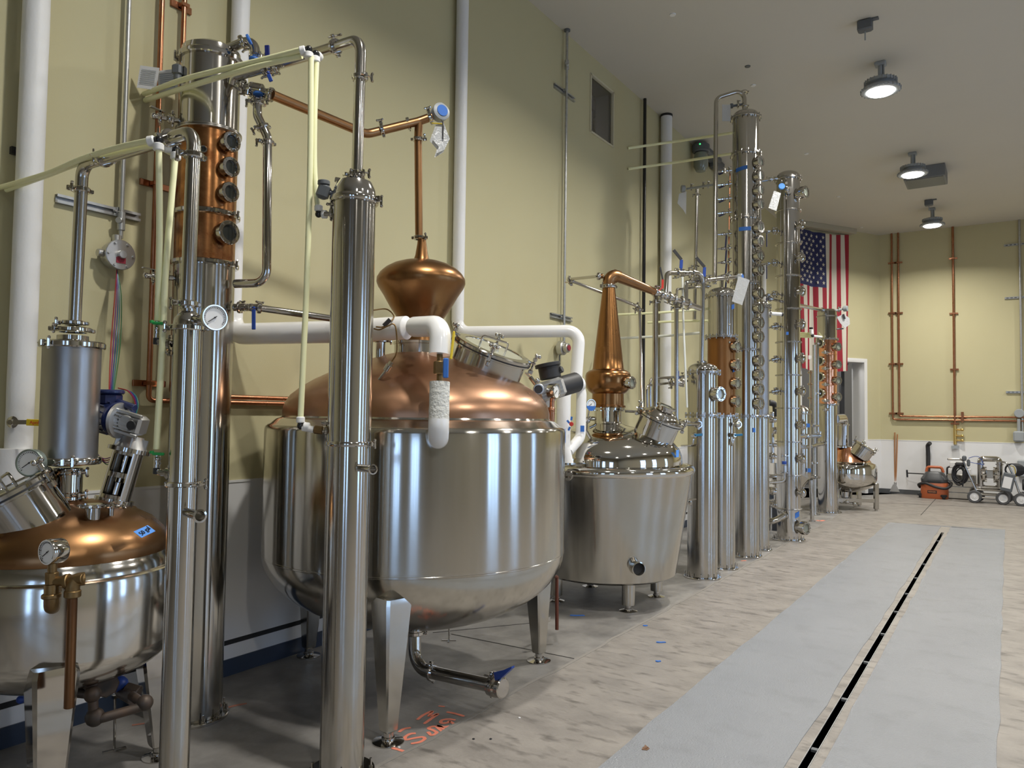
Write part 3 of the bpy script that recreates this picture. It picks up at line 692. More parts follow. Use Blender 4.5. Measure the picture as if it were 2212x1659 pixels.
    part('motor', g, BLN, sm, 'dark blue electric motor')
    # iron drain piping below
    g = G(); D = 3.1
    g.tube([AT(250, 1473, 3.45), AT(262, 1497, 3.3), AT(288, 1512, 3.15)], .022, 14, .03); g.cyl(AT(270, 1492, 3.28), RH-UP*.3, .038, .06, 8)
    g.tube([AT(285, 1503, 3.12), AT(312, 1522, 3.05), AT(305, 1527, 3.05), AT(225, 1550, 2.98), AT(203, 1555, 2.98), AT(200, 1500, 2.98), AT(170, 1497, 3.05)], .0185, 14, .03)
    for p, r in ((AT(313, 1518, 3.06), .032), (AT(205, 1549, 2.98), .036), (AT(200, 1500, 2.98), .032), (AT(196, 1478, 3.0), .028)): g.ball(p, r, 14)
    g.rod(AT(230, 1480, 3.1), AT(215, 1470, 3.2), .05, 8); part('drain_pipes', g, IRN, T, 'dark iron drain piping')
    g = G(); g.ball(AT(259, 1478, 3.3), .035, 12); part('valve_handle', g, BLU, T)
    g = G(); fp = FL(247, 1622); g.rod(AT(248, 1505, dist(fp)), fp+UP*.01, .006, 10); g.bar(fp-RH*.04-FH*.03+UP*.004, fp+RH*.04+FH*.03+UP*.004, .02, .006); g.box(AT(248, 1505, dist(fp)), (.02, .02, .015)); part('support_stand', g, SP, T)
    g = G(); D = 3.3; g.rod(AT(75, 1505, D), AT(48, 1511, D), .004, 8); o = part('lever', g, SP, T); g = G(); g.ball(AT(45, 1511, D), .018, 16); part('knob', g, BLU, o)
    return T
pot_small()
# condenser can above that pot
def can_A():
    b = bPA; z0, z1 = zof(b, 1001), zof(b, 746); T = thing('condenser_can', 'grey steel condenser can clamped upright above the leftmost pot', 'condenser', V(b.x, b.y, z0))
    shell(T, b, .110, z0+.01, z1, STG, 'can')
    clamp(T, V(b.x, b.y, z0+.012), UP, .112, RH*.4-FH, name='band_clamp', w=.03, t=.014); clamp(T, V(b.x, b.y, z1), UP, .112, -RH*.4-FH, name='band_clamp', w=.028, t=.014)
    g = G(); g.lathe([(.112, z0+.0), (.06, z0-.01)], b, UP, 40); g.lathe([(.112, z1), (.108, z1+.014), (.075, z1+.016), (.06, z1+.022), (.06, z1+.04)], b, UP, 40); part('end_plate', g, ST, T)
    clamp(T, V(b.x, b.y, zof(b, 713)), UP, .058, -RH-FH, w=.02, t=.016)
    clamp(T, V(b.x, b.y, zof(b, 698)), UP, .036, -RH-FH*.3, w=.018)
can_A()
# vapour pipe from can to the slim front condenser
pts = [P_(161, 700, bPA), P_(178, 356, bPA), AT(420, 283, 2.73), AT(404, 668, 2.73)]
pipe('vapour_pipe', 'steel vapour pipe arching from the leftmost can over to the slim front column', 'pipe', pts, .0252, ST, .06, (0.84, 1.22, 1.80, 2.14, 2.97), cside=-RH-FH)
# slim front condenser
def slim():
    b = bF; T = thing('condenser_column', 'slim floor-standing steel condenser with dial thermometer at its top', 'column', b)
    R = .0502; z1 = zof(b, 709)
    shell(T, b, R, .02, z1, ST, 'tube_shell'); base_flange(T, b, R, .03, 6)
    clamp(T, V(b.x, b.y, z1), UP, R, -RH-FH*.2, w=.02); clamp(T, V(b.x, b.y, zof(b, 1045)), UP, R, RH-FH*.4, w=.018)
    g = G(); z2 = zof(b, 673); g.lathe([(R, z1), (R, z1+.02), (R*.95, z1+.035), (R*.6, z2-.004), (.025, z2), (.025, z2+.01)], b, UP, 40); part('dome_cap', g, SP, T)
    gc = AT(464, 686, 2.58); gauge(T, gc, dirv(46), .046, stem=V(b.x, b.y, zof(b, 690)), t=.02)
    g = G(); g.rod(V(b.x, b.y, zof(b, 690)), gc-(-FH)*.03, .016, 16); part('thermowell', g, SP, T)
    for y in (1115,):
        c = AT(432, y, 2.60); d = (c-V(b.x, b.y, c.z)).normalized(); g = G(); L = (c-V(b.x, b.y, c.z)).length
        g.lathe([(.017, -L), (.017, -.006), (.023, -.004), (.024, 0), (.017, .002), (.0155, 0), (.0155, -.05), (0, -.05)], c, d, 24); part('port', g, [SP], T, 'short open side port')
    # two hose valves with green handles on the left side
    for y, yh in ((742, 698), (1022, 980)):
        a = AT(352, y-2, 2.73); h = AT(341, y-2, 2.73); g = G()
        g.rod(V(b.x, b.y, a.z), h, .008, 12); g.tube([AT(362, y, 2.73), AT(338, y-1, 2.73), AT(339, yh+4, 2.73)], .0115, 12, .02); g.rod(AT(365, y, 2.73), AT(358, y, 2.73), .02, 16)
        o = part('side_fitting', g, SP, T); g = G(); g.rod(AT(339, y-12, 2.73), AT(338, y+2, 2.73), .0125, 12); part('elbow', g, BLK, o)
        lever(o, AT(330, yh, 2.70), AT(354, yh+1, 2.70), GRN, .016, .01, 'green handle'); ball_valve(o, AT(340, yh+10, 2.73), UP, .0105, None, L=.022)
        clamp(o, AT(366, y+2, 2.73), RH, .012, -UP, w=.014)
slim()
# large column with the copper section
def column_L():
    b = bL; R = .153; Z = lambda y: zof(b, y); T = thing('distillation_column', 'tall near column with stained copper section, four round sight glasses and domed steel top', 'column', b)
    z0, z1, z2, z3, z4 = Z(573), Z(467), Z(290), Z(133), Z(98)
    base_flange(T, b, R, .035, 12)
    shell(T, b, R, .02, z0, ST, 'steel_section')
    shell(T, b, R*.985, z0, z1, CUR, 'copper_section', 'heat-stained lower copper section'); shell(T, b, R*.985, z1, z2, CUR, 'copper_section', 'heat-stained upper copper section')
    shell(T, b, R, z2, z3, ST, 'condenser_section')
    for z in (z0, z1): clamp(T, V(b.x, b.y, z), UP, R, dirv(70), name='band_clamp', w=.026, t=.02)
    flange(T, b, z2, R, .02, .016, 0); clamp(T, V(b.x, b.y, z3), UP, R, dirv(-80), name='band_clamp', w=.03, t=.016)
    g = G(); g.lathe([(R, z3), (R, z3+.025), (R*.98, z3+.05), (R*.88, z4-.035), (R*.66, z4-.012), (R*.35, z4), (0, z4+.002)], b, UP, 56); part('dome_cap', g, SP, T)
    for y, r in ((321, .050), (374, .050), (427, .050), (512, .060)):
        n = dirv(57); c = V(b.x, b.y, Z(y))+n*(R-.003); sight(T, c, n, r*1.06, .055, 8)
    n = dirv(14); sight(T, V(b.x, b.y, Z(345))+n*(R-.01), n, .02, .03, 4)
    # left-hand side fittings
    for y, L in ((273, .12), (607, .13)):
        g = G(); a = V(b.x, b.y, Z(y)); d = (-RH*.9-FH*.5).normalized(); g.rod(a+d*R*.9, a+d*(R+L), .014, 14); g.ball(a+d*(R+.04), .024, 14); o = part('side_port', g, SP, T)
        clamp(o, a+d*(R+.03), d, .018, UP, w=.016); clamp(o, a+d*(R+L*.75), d, .018, -UP-FH, w=.016)
        g = G(); g.bar(a+d*(R+.07)+UP*.03, a+d*(R+L)+UP*.035-FH*.04, .02, .006); g.ball(a+d*(R+L), .017, 10); part('wing_handle', g, SP, o)
    g = G(); c = AT(384, 152, 3.9); g.box(c, (.05, .05, .06), (RH, FH, UP), bev=.01); g.cyl(c-UP*.05, UP, .02, .05, 12); g.rod(c, V(b.x, b.y, c.z), .01, 8); part('temperature_sender', g, GRYD, T)
    # lower right valve and pipe running behind the middle column
    g = G(); a, c = P_(505, 664, b, 0), P_(560, 664, b, -.02); g.rod(a, c, .02, 16); o = part('outlet', g, SP, T); clamp(o, P_(517, 664, b), RH, .02, w=.016); ball_valve(o, P_(543, 664, b, -.02), RH, .018, None)
    lever(o, P_(548, 668, b, -.06), P_(548, 712, b, -.06), BLU, .02, .008, 'blue handle', side=RH)
column_L()
p0 = P_(552, 664, bL, -.02); pipe('transfer_pipe', 'steel pipe sloping from the copper-banded column behind the middle column', 'pipe', [p0, AT(716, 688, 4.15), AT(818, 703, 4.3)], .019, SP, 0, (0.05,))
# manifold on top of the column
D1 = dist(bL)-.06
M_ = thing('vapour_manifold', 'cluster of steel elbows, tees and blue-handled valves at the top of the near column', 'pipe fittings', P_(503, 110, bL))
g = G(); g.tube([P_(478, 112, bL), P_(549, 82, bL, -.05), P_(554, 148, bL, -.08)], .0255, 18, .07); g.tube([P_(483, 118, bL), P_(503, 135, bL, -.02), P_(505, 175, bL, -.06), P_(522, 188, bL, -.08), P_(590, 206, bL, -.08)], .027, 18, .05)
g.tube([P_(556, 190, bL, -.08), P_(556, 222, bL, -.08)], .023, 18); g.tube([AT(600, 140, 3.86), P_(505, 165, bL, -.10), P_(502, 180, bL, -.08)], .027, 18, .04)
part('elbow', g, SP, M_)
for p, ax, r in ((P_(524, 91, bL, -.03), P_(549, 82, bL)-P_(478, 112, bL), .0255), (P_(553, 122, bL, -.07), UP, .0255), (P_(527, 187, bL, -.08), RH, .027), (P_(544, 193, bL, -.08), RH-UP*.2, .027), (P_(556, 219, bL, -.08), UP, .024), (P_(585, 205, bL, -.08), RH-UP*.3, .027), (AT(594, 142, 3.86), RH+UP*.25, .027), (AT(570, 148, 3.88), RH+UP*.25, .027)):
    clamp(M_, p, ax, r, dirv(40, -20))
g = G(); g.cyl(P_(556, 192, bL, -.08)-RH*.03, RH-UP*.2, .036, .06, 24); g.cyl(AT(582, 145, 3.87)-RH*.014, RH+UP*.25, .042, .024, 24); part('valve_body', g, SP, M_)
lever(M_, AT(578, 135, 3.84), AT(577, 98, 3.84), mat('handle_dark_blue', (.012, .02, .13), .35), .024, .012, 'dark blue upright handle', side=RH)
lever(M_, AT(580, 160, 3.82), AT(586, 176, 3.82), BLU, .02, .01, 'blue handle', side=RH)
for x, y, w, hgt in ((538, 86, 5, 20), (515, 160, 8, 22), (560, 205, 10, 12), (551, 130, 14, 6)):
    p = AT(x, y, D1-.05); g = G(); g.cyl(p-RH*.006, (RH+UP*.42) if w == 5 else RH+UP*.25 if w == 8 else UP, .0268 if w < 9 else .0262, .012, 20); part('tape_band', g, TAPE, M_, 'blue tape band')
pipe('vapour_pipe', 'steel vapour pipe rising from the middle column and crossing over to the left', 'pipe', [P_(771, 384, bC), P_(780, 84, bC, -.02), AT(600, 140, 3.86)], .0255, ST, .075, (0.72, 1.28, 0.03), cside=RH-FH)
pipe('drop_pipe', 'steel pipe hanging down beside the copper-banded column in an elongated S', 'pipe', [P_(556, 220, bL, -.08), P_(556, 250, bL, -.08), P_(578, 296, bL, -.08), P_(576, 611, bL, -.08), P_(508, 613, bL, -.03)], .0235, SP, .07, (0.1, 1.55, 2.04), cside=-RH-FH)
# middle condenser column
def column_C():
    b = bC; R = .0975; Z = lambda y: zof(b, y); T = thing('condenser_column', 'tall steel condenser column standing in front of the big copper-domed tank', 'column', b)
    z1, z2 = Z(434), Z(387)
    shell(T, b, R, .02, z1, ST, 'tube_shell'); base_flange(T, b, R, .05, 4)
    clamp(T, V(b.x, b.y, z1), UP, R, RH-FH*.3, name='band_clamp', w=.03, t=.014); clamp(T, V(b.x, b.y, Z(958)), UP, R, RH-FH*.4, name='band_clamp', w=.022, t=.008)
    g = G(); g.lathe([(R, z1), (R, z1+.03), (R*.97, z1+.05), (R*.8, z2-.016), (R*.55, z2-.004), (.026, z2), (.026, z2+.012)], b, UP, 48); part('dome_cap', g, SP, T)
    clamp(T, V(b.x, b.y, z2+.012), UP, .026, -RH-FH, w=.016); 
    c = AT(806, 1014, 3.27); a = V(b.x, b.y, c.z); d = (c-a).normalized(); g = G(); L = (c-a).length
    g.lathe([(.017, -L), (.017, -.006), (.022, -.004), (.023, 0), (.017, .002), (.0155, 0), (.0155, -.05), (0, -.05)], c, d, 24); part('port', g, SP, T, 'short open side port')
    g = G(); g.rod(AT(722, 462, 3.42), AT(700, 462, 3.42), .010, 12); g.rod(AT(745, 425, 3.42), AT(729, 388, 3.4), .009, 10); g.rod(AT(735, 390, 3.4), AT(724, 388, 3.4), .012, 10); o = part('hose_port', g, SP, T); clamp(o, AT(716, 461, 3.42), RH, .013, UP, w=.014)
    g = G(); g.rod(AT(718, 928, 3.42), AT(696, 931, 3.42), .009, 12); o = part('hose_port', g, SP, T); clamp(o, AT(706, 929, 3.42), RH, .012, UP, w=.014)
    g = G(); c = AT(699, 414, 3.4); g.box(c, (.055, .05, .07), (RH*.95-UP*.3, FH, UP*.95+RH*.3), bev=.012); g.cyl(c+UP*.03, UP, .028, .02, 16); g.rod(c, AT(722, 418, 3.42), .012, 10); part('temperature_sender', g, GRYD, T, 'grey sensor head wrapped in printed film')
column_C()
# copper vapour line to the big helmet
pts = [P_(588, 205, bL, -.08), AT(792, 290, 4.42), AT(905, 262, 4.58), AT(932, 252, 4.60)]
T = thing('copper_pipe', 'brown copper pipe falling from the near column and rising to the big onion helmet', 'pipe', pts[0])
g = G(); g.tube(pts, .0262, 20, .11); part('tube', g, CU, T)
clamp(T, AT(826, 280, 4.46), RH+UP*.25, .0262, -RH*.4+UP, m=SP); clamp(T, AT(882, 267, 4.56), RH+UP*.25, .0262, -UP*.2+FH); clamp(T, AT(929, 253, 4.6), RH+UP*.3, .0262, UP)
g = G(); g.rod(AT(905, 262, 4.58), P_(903, 300, bT), .025, 20); part('tee', g, CU, T)
T = thing('temperature_sender', 'round grey sensor head with blue tape at the end of the brown copper pipe', 'sensor', AT(952, 244, 4.6))
g = G(); c = AT(951, 243, 4.6); d = (RH*.5-FH*.8+UP*.1).normalized(); g.cyl(c-d*.035, d, .052, .06, 28); g.lathe([(.055, .0), (.055, .02), (.04, .028), (0, .03)], c, d, 28); g.rod(AT(932, 252, 4.6), c, .014, 12); g.ball(AT(953, 228, 4.6), .018, 10)
part('head', g, GRY, T); g = G(); g.cyl(c+d*.029, d, .036, .004, 20); part('tape', g, TAPE, T)
g = G()
c = AT(951, 305, 4.58); pts = [(-.03, .10), (.02, .115), (.055, .02), (.02, -.07), (-.035, -.105), (-.02, -.05), (-.065, .0)]
g.prism(pts, c, RH, UP, .004); g.prism([(q[0]*.9+.01, q[1]*.8) for q in pts], c-FH*.012, (RH*.97+FH*.25), UP, .003); b_ = part('tag_bag', g, BAG, T, 'clear plastic bag with a paper tag')
g = G(); g.bar(AT(957, 262, 4.56), AT(957, 300, 4.56), .008, .004); g.tube(smooth([AT(953, 258, 4.57), AT(959, 275, 4.57), AT(955, 292, 4.57)]), .002, 6); part('pen', g, BLK, T)
g = G(); g.bar(AT(932, 266, 4.57), AT(958, 268, 4.57), .012, .003); part('zip_tie', g, YEL, T)
pipe('riser_pipe', 'slender copper riser standing on the big onion helmet', 'pipe', [P_(903, 290, bT), P_(905, 516, bT)], .0235, CU, 0, (0.05, 0.99), cside=RH)
# ------------------------------------------------------------------ the big still
def big_still():
    b = bT; Z = lambda y: zof(b, y); T = thing('pot_still', 'largest still with wide steel tank on tapered legs, brown copper dome and onion helmet', 'still', b)
    R = .893; zt = 1.535; g = G(); pr = [(0, .365)]
    for k in range(1, 15):
        t = PI/2*k/14; pr.append((R*math.sin(t)**.92, .80-.435*math.cos(t)**1.05))
    pr += [(R, .82), (R, 1.0), (R, 1.2), (R, 1.4), (R, zt-.03), (R-.004, zt-.012), (R-.018, zt-.001), (R-.03, zt+.002), (.83, 1.565), (.80, 1.575), (.795, 1.59)]
    g.lathe(pr, b, UP, 96); part('tank', g, ST2, T, sharp=40)
    g = G(); g.lathe([(R-.004, .79), (R+.0015, .795), (R+.0015, .803), (R-.004, .808)], b, UP, 96); part('weld_seam', g, ST, T)
    g = G(); pr = [(.797, 1.58), (.798, 1.61), (.785, 1.66), (.755, 1.705), (.70, 1.75), (.62, 1.80), (.53, 1.845), (.42, 1.89), (.31, 1.925), (.22, 1.955), (.15, 1.972)]
    g.lathe(pr, b, UP, 96); part('dome', g, CUD, T)
    g = G(); za, zb = Z(768), Z(744); g.lathe([(.15, za-.02), (.15, za), (.156, za+.004), (.156, zb-.006), (.163, zb-.004), (.163, zb+.012), (.14, zb+.016)], b, UP, 48); part('neck_ring', g, ST, T)
    g = G(); k = dist(b)/FPX; pr = [(.138, Z(745)), (.128, Z(728)), (.128, Z(712)), (.142, Z(688)), (66*k, Z(665)), (80*k, Z(640)), (92*k, Z(622)), (96*k, Z(612)), (95.5*k, Z(603)), (89*k, Z(592)), (78*k, Z(582)), (62*k, Z(573)), (44*k, Z(567)), (26*k, Z(563)), (17*k, Z(561)), (14*k, Z(552)), (10.5*k, Z(530)), (9*k, Z(518))]
    g.lathe(pr, b, UP, 72); part('helmet', g, mat('copper_helmet', (.29, .15, .065), .30, 1, ((.23, .115, .045), (4, 4, 4), .25)), T)
    for f in (V(-2.545, 2.80, 0), V(-2.58, 4.27, 0), V(-3.87, 3.47, 0)):
        leg(T, f+UP*.70+(b-f)*.02, f, .155, .07, 45, .078)
    n = (RH*.345+UP*.905-FH*.22).normalized(); c = AT(1063, 764, 4.46); manhole(T, c, n, .225, .15, 4, 0, True, None, ST, phase=PI*.18, body=ST)
    # small side fittings on the dome
    c = P_(822, 737, b, -.15); g = G(); g.lathe([(.028, -.12), (.028, 0), (.04, .002), (.04, .01), (.028, .012), (.028, .04), (.04, .042), (.04, .05), (0, .051)], c, UP, 24); o = part('port', g, SP, T); clamp(o, c+UP*.045, UP, .036, RH, w=.012); clamp(o, c, UP, .036, RH-UP*.2, w=.014)
    g = G(); g.rod(AT(808, 836, 3.98), AT(835, 800, 3.93), .010, 12); g.rod(AT(834, 801, 3.93), AT(842, 788, 3.92), .018, 12); g.rod(AT(840, 790, 3.92), AT(846, 782, 3.92), .014, 6); o = part('temperature_probe', g, SP, T)
    g = G(); g.tube(smooth([AT(845, 783, 3.92), AT(857, 760, 3.9), AT(856, 715, 3.9), AT(850, 700, 3.9), AT(836, 705, 3.9), AT(820, 712, 3.92), AT(808, 710, 3.95)]), .004, 8); g.tube(smooth([AT(806, 670, 4.1), AT(835, 668, 4.1), AT(851, 683, 4.05), AT(842, 696, 4.0), AT(828, 706, 3.98), AT(812, 706, 3.98)]), .004, 8); part('probe_cable', g, BR, o)
    g = G(); g.rod(AT(843, 690, 3.98), AT(829, 704, 3.98), .012, 10); part('cable_joint', g, BLK, o)
    # stirrer drive at the right behind the dome
    D = 5.0; cc = AT(1188, 842, D); X = (RH*.93+UP*.30+FH*.1).normalized(); Zx = (UP-X*X.z).normalized(); Y = Zx.cross(X); g = G(); g.box(cc, (.19, .16, .13), (X, Y, Zx), bev=.02)
    for k in range(5): g.box(cc-Y*.083+Zx*(-.045+.022*k), (.15, .01, .007), (X, Y, Zx))
    g.cyl(AT(1163, 841, D-.13), FH*-1, .036, .06, 20); g.rod(cc, AT(1150, 895, 5.0), .07, 20); sm = part('stirrer', g, ALU, T, 'cast gearbox of the stirrer')
    g = G(); g.cyl(AT(1163, 841, D-.19), -FH, .027, .006, 20); part('shaft_cover', g, BLK, sm)
    g = G(); c = AT(1190, 812, D+.02); g.cyl(c-UP*.02, UP*.97-RH*.2, .072, .09, 12); g.cyl(c+UP*.06-RH*.02, UP*.97-RH*.2, .086, .025, 24); g.rod(c+UP*.03+RH*.04, AT(1215, 797, D), .022, 10); g.rod(cc+X*.04+FH*.02, cc+X*.2+FH*.16, .07, 20); part('motor', g, BLK, sm, 'black motor with terminal box')
    g = G(); g.rod(AT(1145, 814, D-.2), AT(1157, 830, D-.2), .014, 10); g.ball(AT(1161, 822, D-.18), .018, 10); g.rod(AT(1135, 805, D-.22), AT(1148, 818, D-.2), .006, 8); part('linkage', g, SP, sm)
    gauge(T, AT(1202, 845, 4.85), (RH*.85-FH*.5), .05, stem=None, t=.05); g = G(); g.rod(AT(1193, 860, 4.87), AT(1192, 885, 4.87), .016, 12); g.rod(AT(1192, 880, 4.87), AT(1190, 920, 4.87), .022, 12); g.ball(AT(1191, 886, 4.87), .026, 10); g.rod(AT(1191, 885, 4.87), AT(1176, 888, 4.9), .018, 10); part('gauge_tee', g, CUP, T)
    # outlet below the tank
    z = .365; g = G(); c0 = P_(898, 1378, b); c0 = V(b.x, b.y, .36)
    g.lathe([(.05, .06), (.05, .0), (.07, -.004), (.075, -.012), (.075, -.034), (.07, -.04), (.055, -.042), (.055, -.07), (.062, -.072), (.062, -.09), (.05, -.095), (.042, -.10)], V(b.x, b.y, .37), UP, 36); ov = part('outlet_valve', g, SP, T); clamp(ov, V(b.x, b.y, .285), UP, .048, RH, w=.018)
    e = AT(1062, 1481, 4.17); q0 = V(b.x, b.y, .29); q1 = AT(896, 1444, 4.53); g = G(); g.tube([q0, q1, e], .0375, 24, .13); part('outlet_pipe', g, SP, T)
    dd = (e-q1).normalized(); clamp(T, AT(934, 1453, 4.44), dd, .0375, UP-RH*.2); clamp(T, e, dd, .042, UP, w=.02)
    g = G(); g.lathe([(.03, 0), (.052, .004), (.056, .012), (.056, .045), (.052, .052), (.052, .06), (.055, .062), (.055, .082), (.048, .088), (0, .09)], e-dd*.005, dd, 32); bv = part('butterfly_valve', g, SP, T); g = G(); g.cyl(e+dd*.02+UP*.05, UP, .012, .03, 12); part('stem', g, SP, bv)
    h0, h1 = AT(1077, 1459, 4.12), AT(1122, 1444, 4.02); g = G(); u = (h1-h0).normalized(); side = u.cross(UP).normalized(); wv = side.cross(u)
    g.prism([(-.025, -.02), (.02, -.018), (.12, .012), (.125, .022), (.06, .018), (-.02, .022)], h0-side*.012, u, wv, .024); part('handle', g, BLU, bv, 'blue lever handle')
    # tape on the rim
    c = FL(0, 0) if False else AT(1216, 941, dist(b)-.05); d = (c-V(b.x, b.y, c.z)).normalized(); c = V(b.x, b.y, c.z)+d*(R+.001); g = G(); g.box(c, (.002, .035, .085), (d, UP.cross(d), UP)); part('tape_label', g, TAPEL, T, 'light blue tape on the rim')
big_still()
# ================================================================== WALL FITTINGS AND HOSES
def vpipe(name, label, cat, px, py, r, m, z0, z1, X=None, group=None, wob=0, seg=24, n=1):
    p = onX(px, py, X if X is not None else XL+r+.02); g = G()
    g.tube([V(p.x, p.y, z0+(z1-z0)*k/n) for k in range(n+1)], r, seg, wob=wob)
    return single(name, label, cat, g, m, group, loc=(p.x, p.y, z0)), p
# insulated risers
p = onX(60, 480, -3.885); zt = onX(40, 968, -3.90).z
T = thing('insulated_pipe', 'white wrapped vertical pipe near the left picture edge with a yellow lever valve', 'pipe', (p.x, p.y, .3))
g = G(); g.tube([V(p.x, p.y, zt-.02+(HC-zt+.02)*k/40) for k in range(41)], .058, 28, wob=.012); part('wrap', g, INS, T)
g = G(); g.tube([V(p.x-.0, p.y-.03, .35+(zt-.35)*k/12) for k in range(13)], .078, 28, wob=.012); part('wide_wrap', g, INS, T)
D = dist(p)-.07; g = G(); g.cyl(AT(30, 912, D), -FH, .013, .03, 10); g.bar(AT(28, 912, D-.03), AT(58, 912, D-.03), .020, .004, side=UP); g.lathe([(.028, -.002), (.02, 0), (0, 0)], AT(26, 912, D+.005), -FH, 14); v_ = part('valve_stem', g, SP, T)
g = G(); g.bar(AT(57, 912, D-.03), AT(100, 914, D-.035), .030, .006, side=UP, bev=.002); h_ = part('handle', g, YEL, v_, 'yellow lever with red lettering')
text('Apollo', AT(78, 913, D-.042), RH, UP, .022, mat('lettering_red', (.6, .05, .02), .5), v_, 'lettering')
T = thing('pipe_bracket', 'small black bracket on the wall left of the wrapped pipe', 'bracket', onX(34, 327, XL)); g = G(); c = onX(34, 327, XL+.012); g.box(c, (.024, .045, .035)); g.cyl(c, XV, .007, .02, 8); part('plate', g, BLK, T)
wp2 = onX(512, 300, -3.905)
T = thing('insulated_pipe', 'white insulated pipe dropping behind the copper-banded column and running right to the big tank', 'pipe', (wp2.x, wp2.y, 2.0))
zz = zof(wp2, 722); g = G(); g.tube([V(wp2.x, wp2.y, zz+.12+(HC-zz-.12)*k/20) for k in range(21)], .054, 26, wob=.006); part('riser_wrap', g, INS, T)
q1 = V(wp2.x, wp2.y, zz+.16); q2 = V(wp2.x, wp2.y, zz); q3 = AT(716, 717, 4.28); q4 = AT(878, 708, 4.05)
g = G(); g.tube([q1, q2, q3, q4], .064, 28, .10); part('run_wrap', g, INSP, T)
dq = (q4-q3).normalized(); g = G(); g.lathe([(0, 0), (.05, 0), (.062, .012), (.03, .03), (.0, .03)], q4-dq*.01, dq, 20); part('torn_end', g, INS, T)
g = G(); a = q4+dq*.01; g.cyl(a, dq, .024, .045, 6); g.cyl(a+dq*.05, dq, .03, .02, 6); g.rod(a, AT(903, 706, 3.88), .018, 14); part('union', g, BR, T, 'old brass union')
g = G(); e0, e1, e2 = AT(896, 706, 3.88), AT(953, 704, 3.66), AT(949, 766, 3.64)
g.tube([e0, e1, e2], .0525, 30, .085); part('elbow_cover', g, INSP, T, 'glossy white elbow cover')
g = G(); g.rod(AT(950, 762, 3.64), AT(950, 830, 3.62), .015, 16); g.cyl(AT(949.5, 808, 3.62), UP, .030, .062, 8, bev=.004); g.rod(AT(949, 780, 3.63), AT(949, 784, 3.63), .022, 12); vb = part('ball_valve', g, BR, T, 'old brass ball valve')
g = G(); g.box(AT(963, 795, 3.58), (.026, .016, .095), (RH, FH, UP), bev=.004); part('tape', g, TAPE, vb, 'blue tape')
g = G(); g.bar(AT(974, 776, 3.62), AT(981, 716, 3.62), .022, .012, side=FH, bev=.003); part('handle', g, YEL, vb, 'yellow lever')
g = G(); f0, f1, f2 = AT(950, 825, 3.62), AT(947, 940, 3.60), AT(946, 950, 3.90)
g.tube([f0+(f1-f0)*(k/16)*.72 for k in range(17)], .049, 26, wob=.012); part('foam_sleeve', g, INSR, T, 'rough foam sleeve')
g = G(); g.tube([f0+(f1-f0)*.70, f1+(f1-f0)*.05, f2], .050, 28, .07); part('lower_elbow_cover', g, INSP, T)
wp3 = onX(994, 350, -3.915); zz = zof(wp3, 718); d6 = dist(wp3)
T = thing('insulated_pipe', 'white insulated pipe from the ceiling dropping in twin legs onto the middle still', 'pipe', (wp3.x, wp3.y, 1.2))
g = G(); g.tube([V(wp3.x, wp3.y, HC-.002)]+[V(wp3.x, wp3.y, HC-(HC-zz-.1)*k/12) for k in range(1, 13)], .053, 26, wob=.005); part('riser_wrap', g, INS, T)
g = G(); g.tube([V(wp3.x, wp3.y, zz+.12), V(wp3.x, wp3.y, zz), AT(1252, 715, 6.25), AT(1243, 835, 6.2)], .052, 26, .10); part('run_wrap', g, INSP, T)
g = G(); g.tube([AT(1252, 830, 6.2), AT(1218, 838, 6.05), AT(1217, 965, 6.0), AT(1226, 1004, 6.0)], [.064, .05], 26, .10, wob=.008); part('left_leg_wrap', g, INS, T)
g = G(); g.tube([AT(1250, 826, 6.2), AT(1256, 850, 6.2), AT(1254, 945, 6.15), AT(1228, 975, 6.05)], .042, 24, .10, wob=.008); part('right_leg_wrap', g, INS, T)
g = G(); c = AT(1234, 916, 5.93); g.cyl(c, -FH, .018, .02, 8); part('valve_knob', g, RED, T)
g = G()
for x, y, x2, y2 in ((1225, 908, 1230, 914), (1228, 930, 1231, 922), (1235, 900, 1234, 908)): g.bar(AT(x, y, 5.92), AT(x2, y2, 5.92), .016, .004, side=RH)
g.box(AT(1258, 926, 6.10), (.032, .004, .05), (RH, FH, UP)); part('tape', g, TAPE, T, 'scraps of blue tape')
g = G()
for k in (-1, 0, 1): g.cyl(AT(1226+k*9, 999, 6.0), UP, .014, .03, 8)
g.lathe([(0, 0), (.062, 0), (.062, .014), (0, .014)], AT(1227, 1003, 6.0), UP, 20); part('bottom_flange', g, SP, T)
wp4 = onX(1439, 400, -3.89); T = thing('insulated_pipe', 'white wrapped pipe rising to the ceiling beside a thin black pipe', 'pipe', (wp4.x, wp4.y, 0))
g = G(); g.tube([V(wp4.x, wp4.y, HC-HC*k/50) for k in range(51)], .078, 28, wob=.010); part('wrap', g, INS, T); g = G(); g.lathe([(.079, -.03), (.084, -.03), (.084, 0), (.079, 0)], V(wp4.x, wp4.y, HC), UP, 28); part('collar', g, BLK, T)
vpipe('insulated_pipe', 'thin white pipe on the wall behind the tallest column', 'pipe', 1650, 520, .045, INS, 0, 4.6, -3.92)
q, pp = vpipe('black_pipe', 'thin black vertical pipe running up the left wall to the ceiling', 'pipe', 1392, 400, .022, BLKG, 1.7, HC, -3.93)
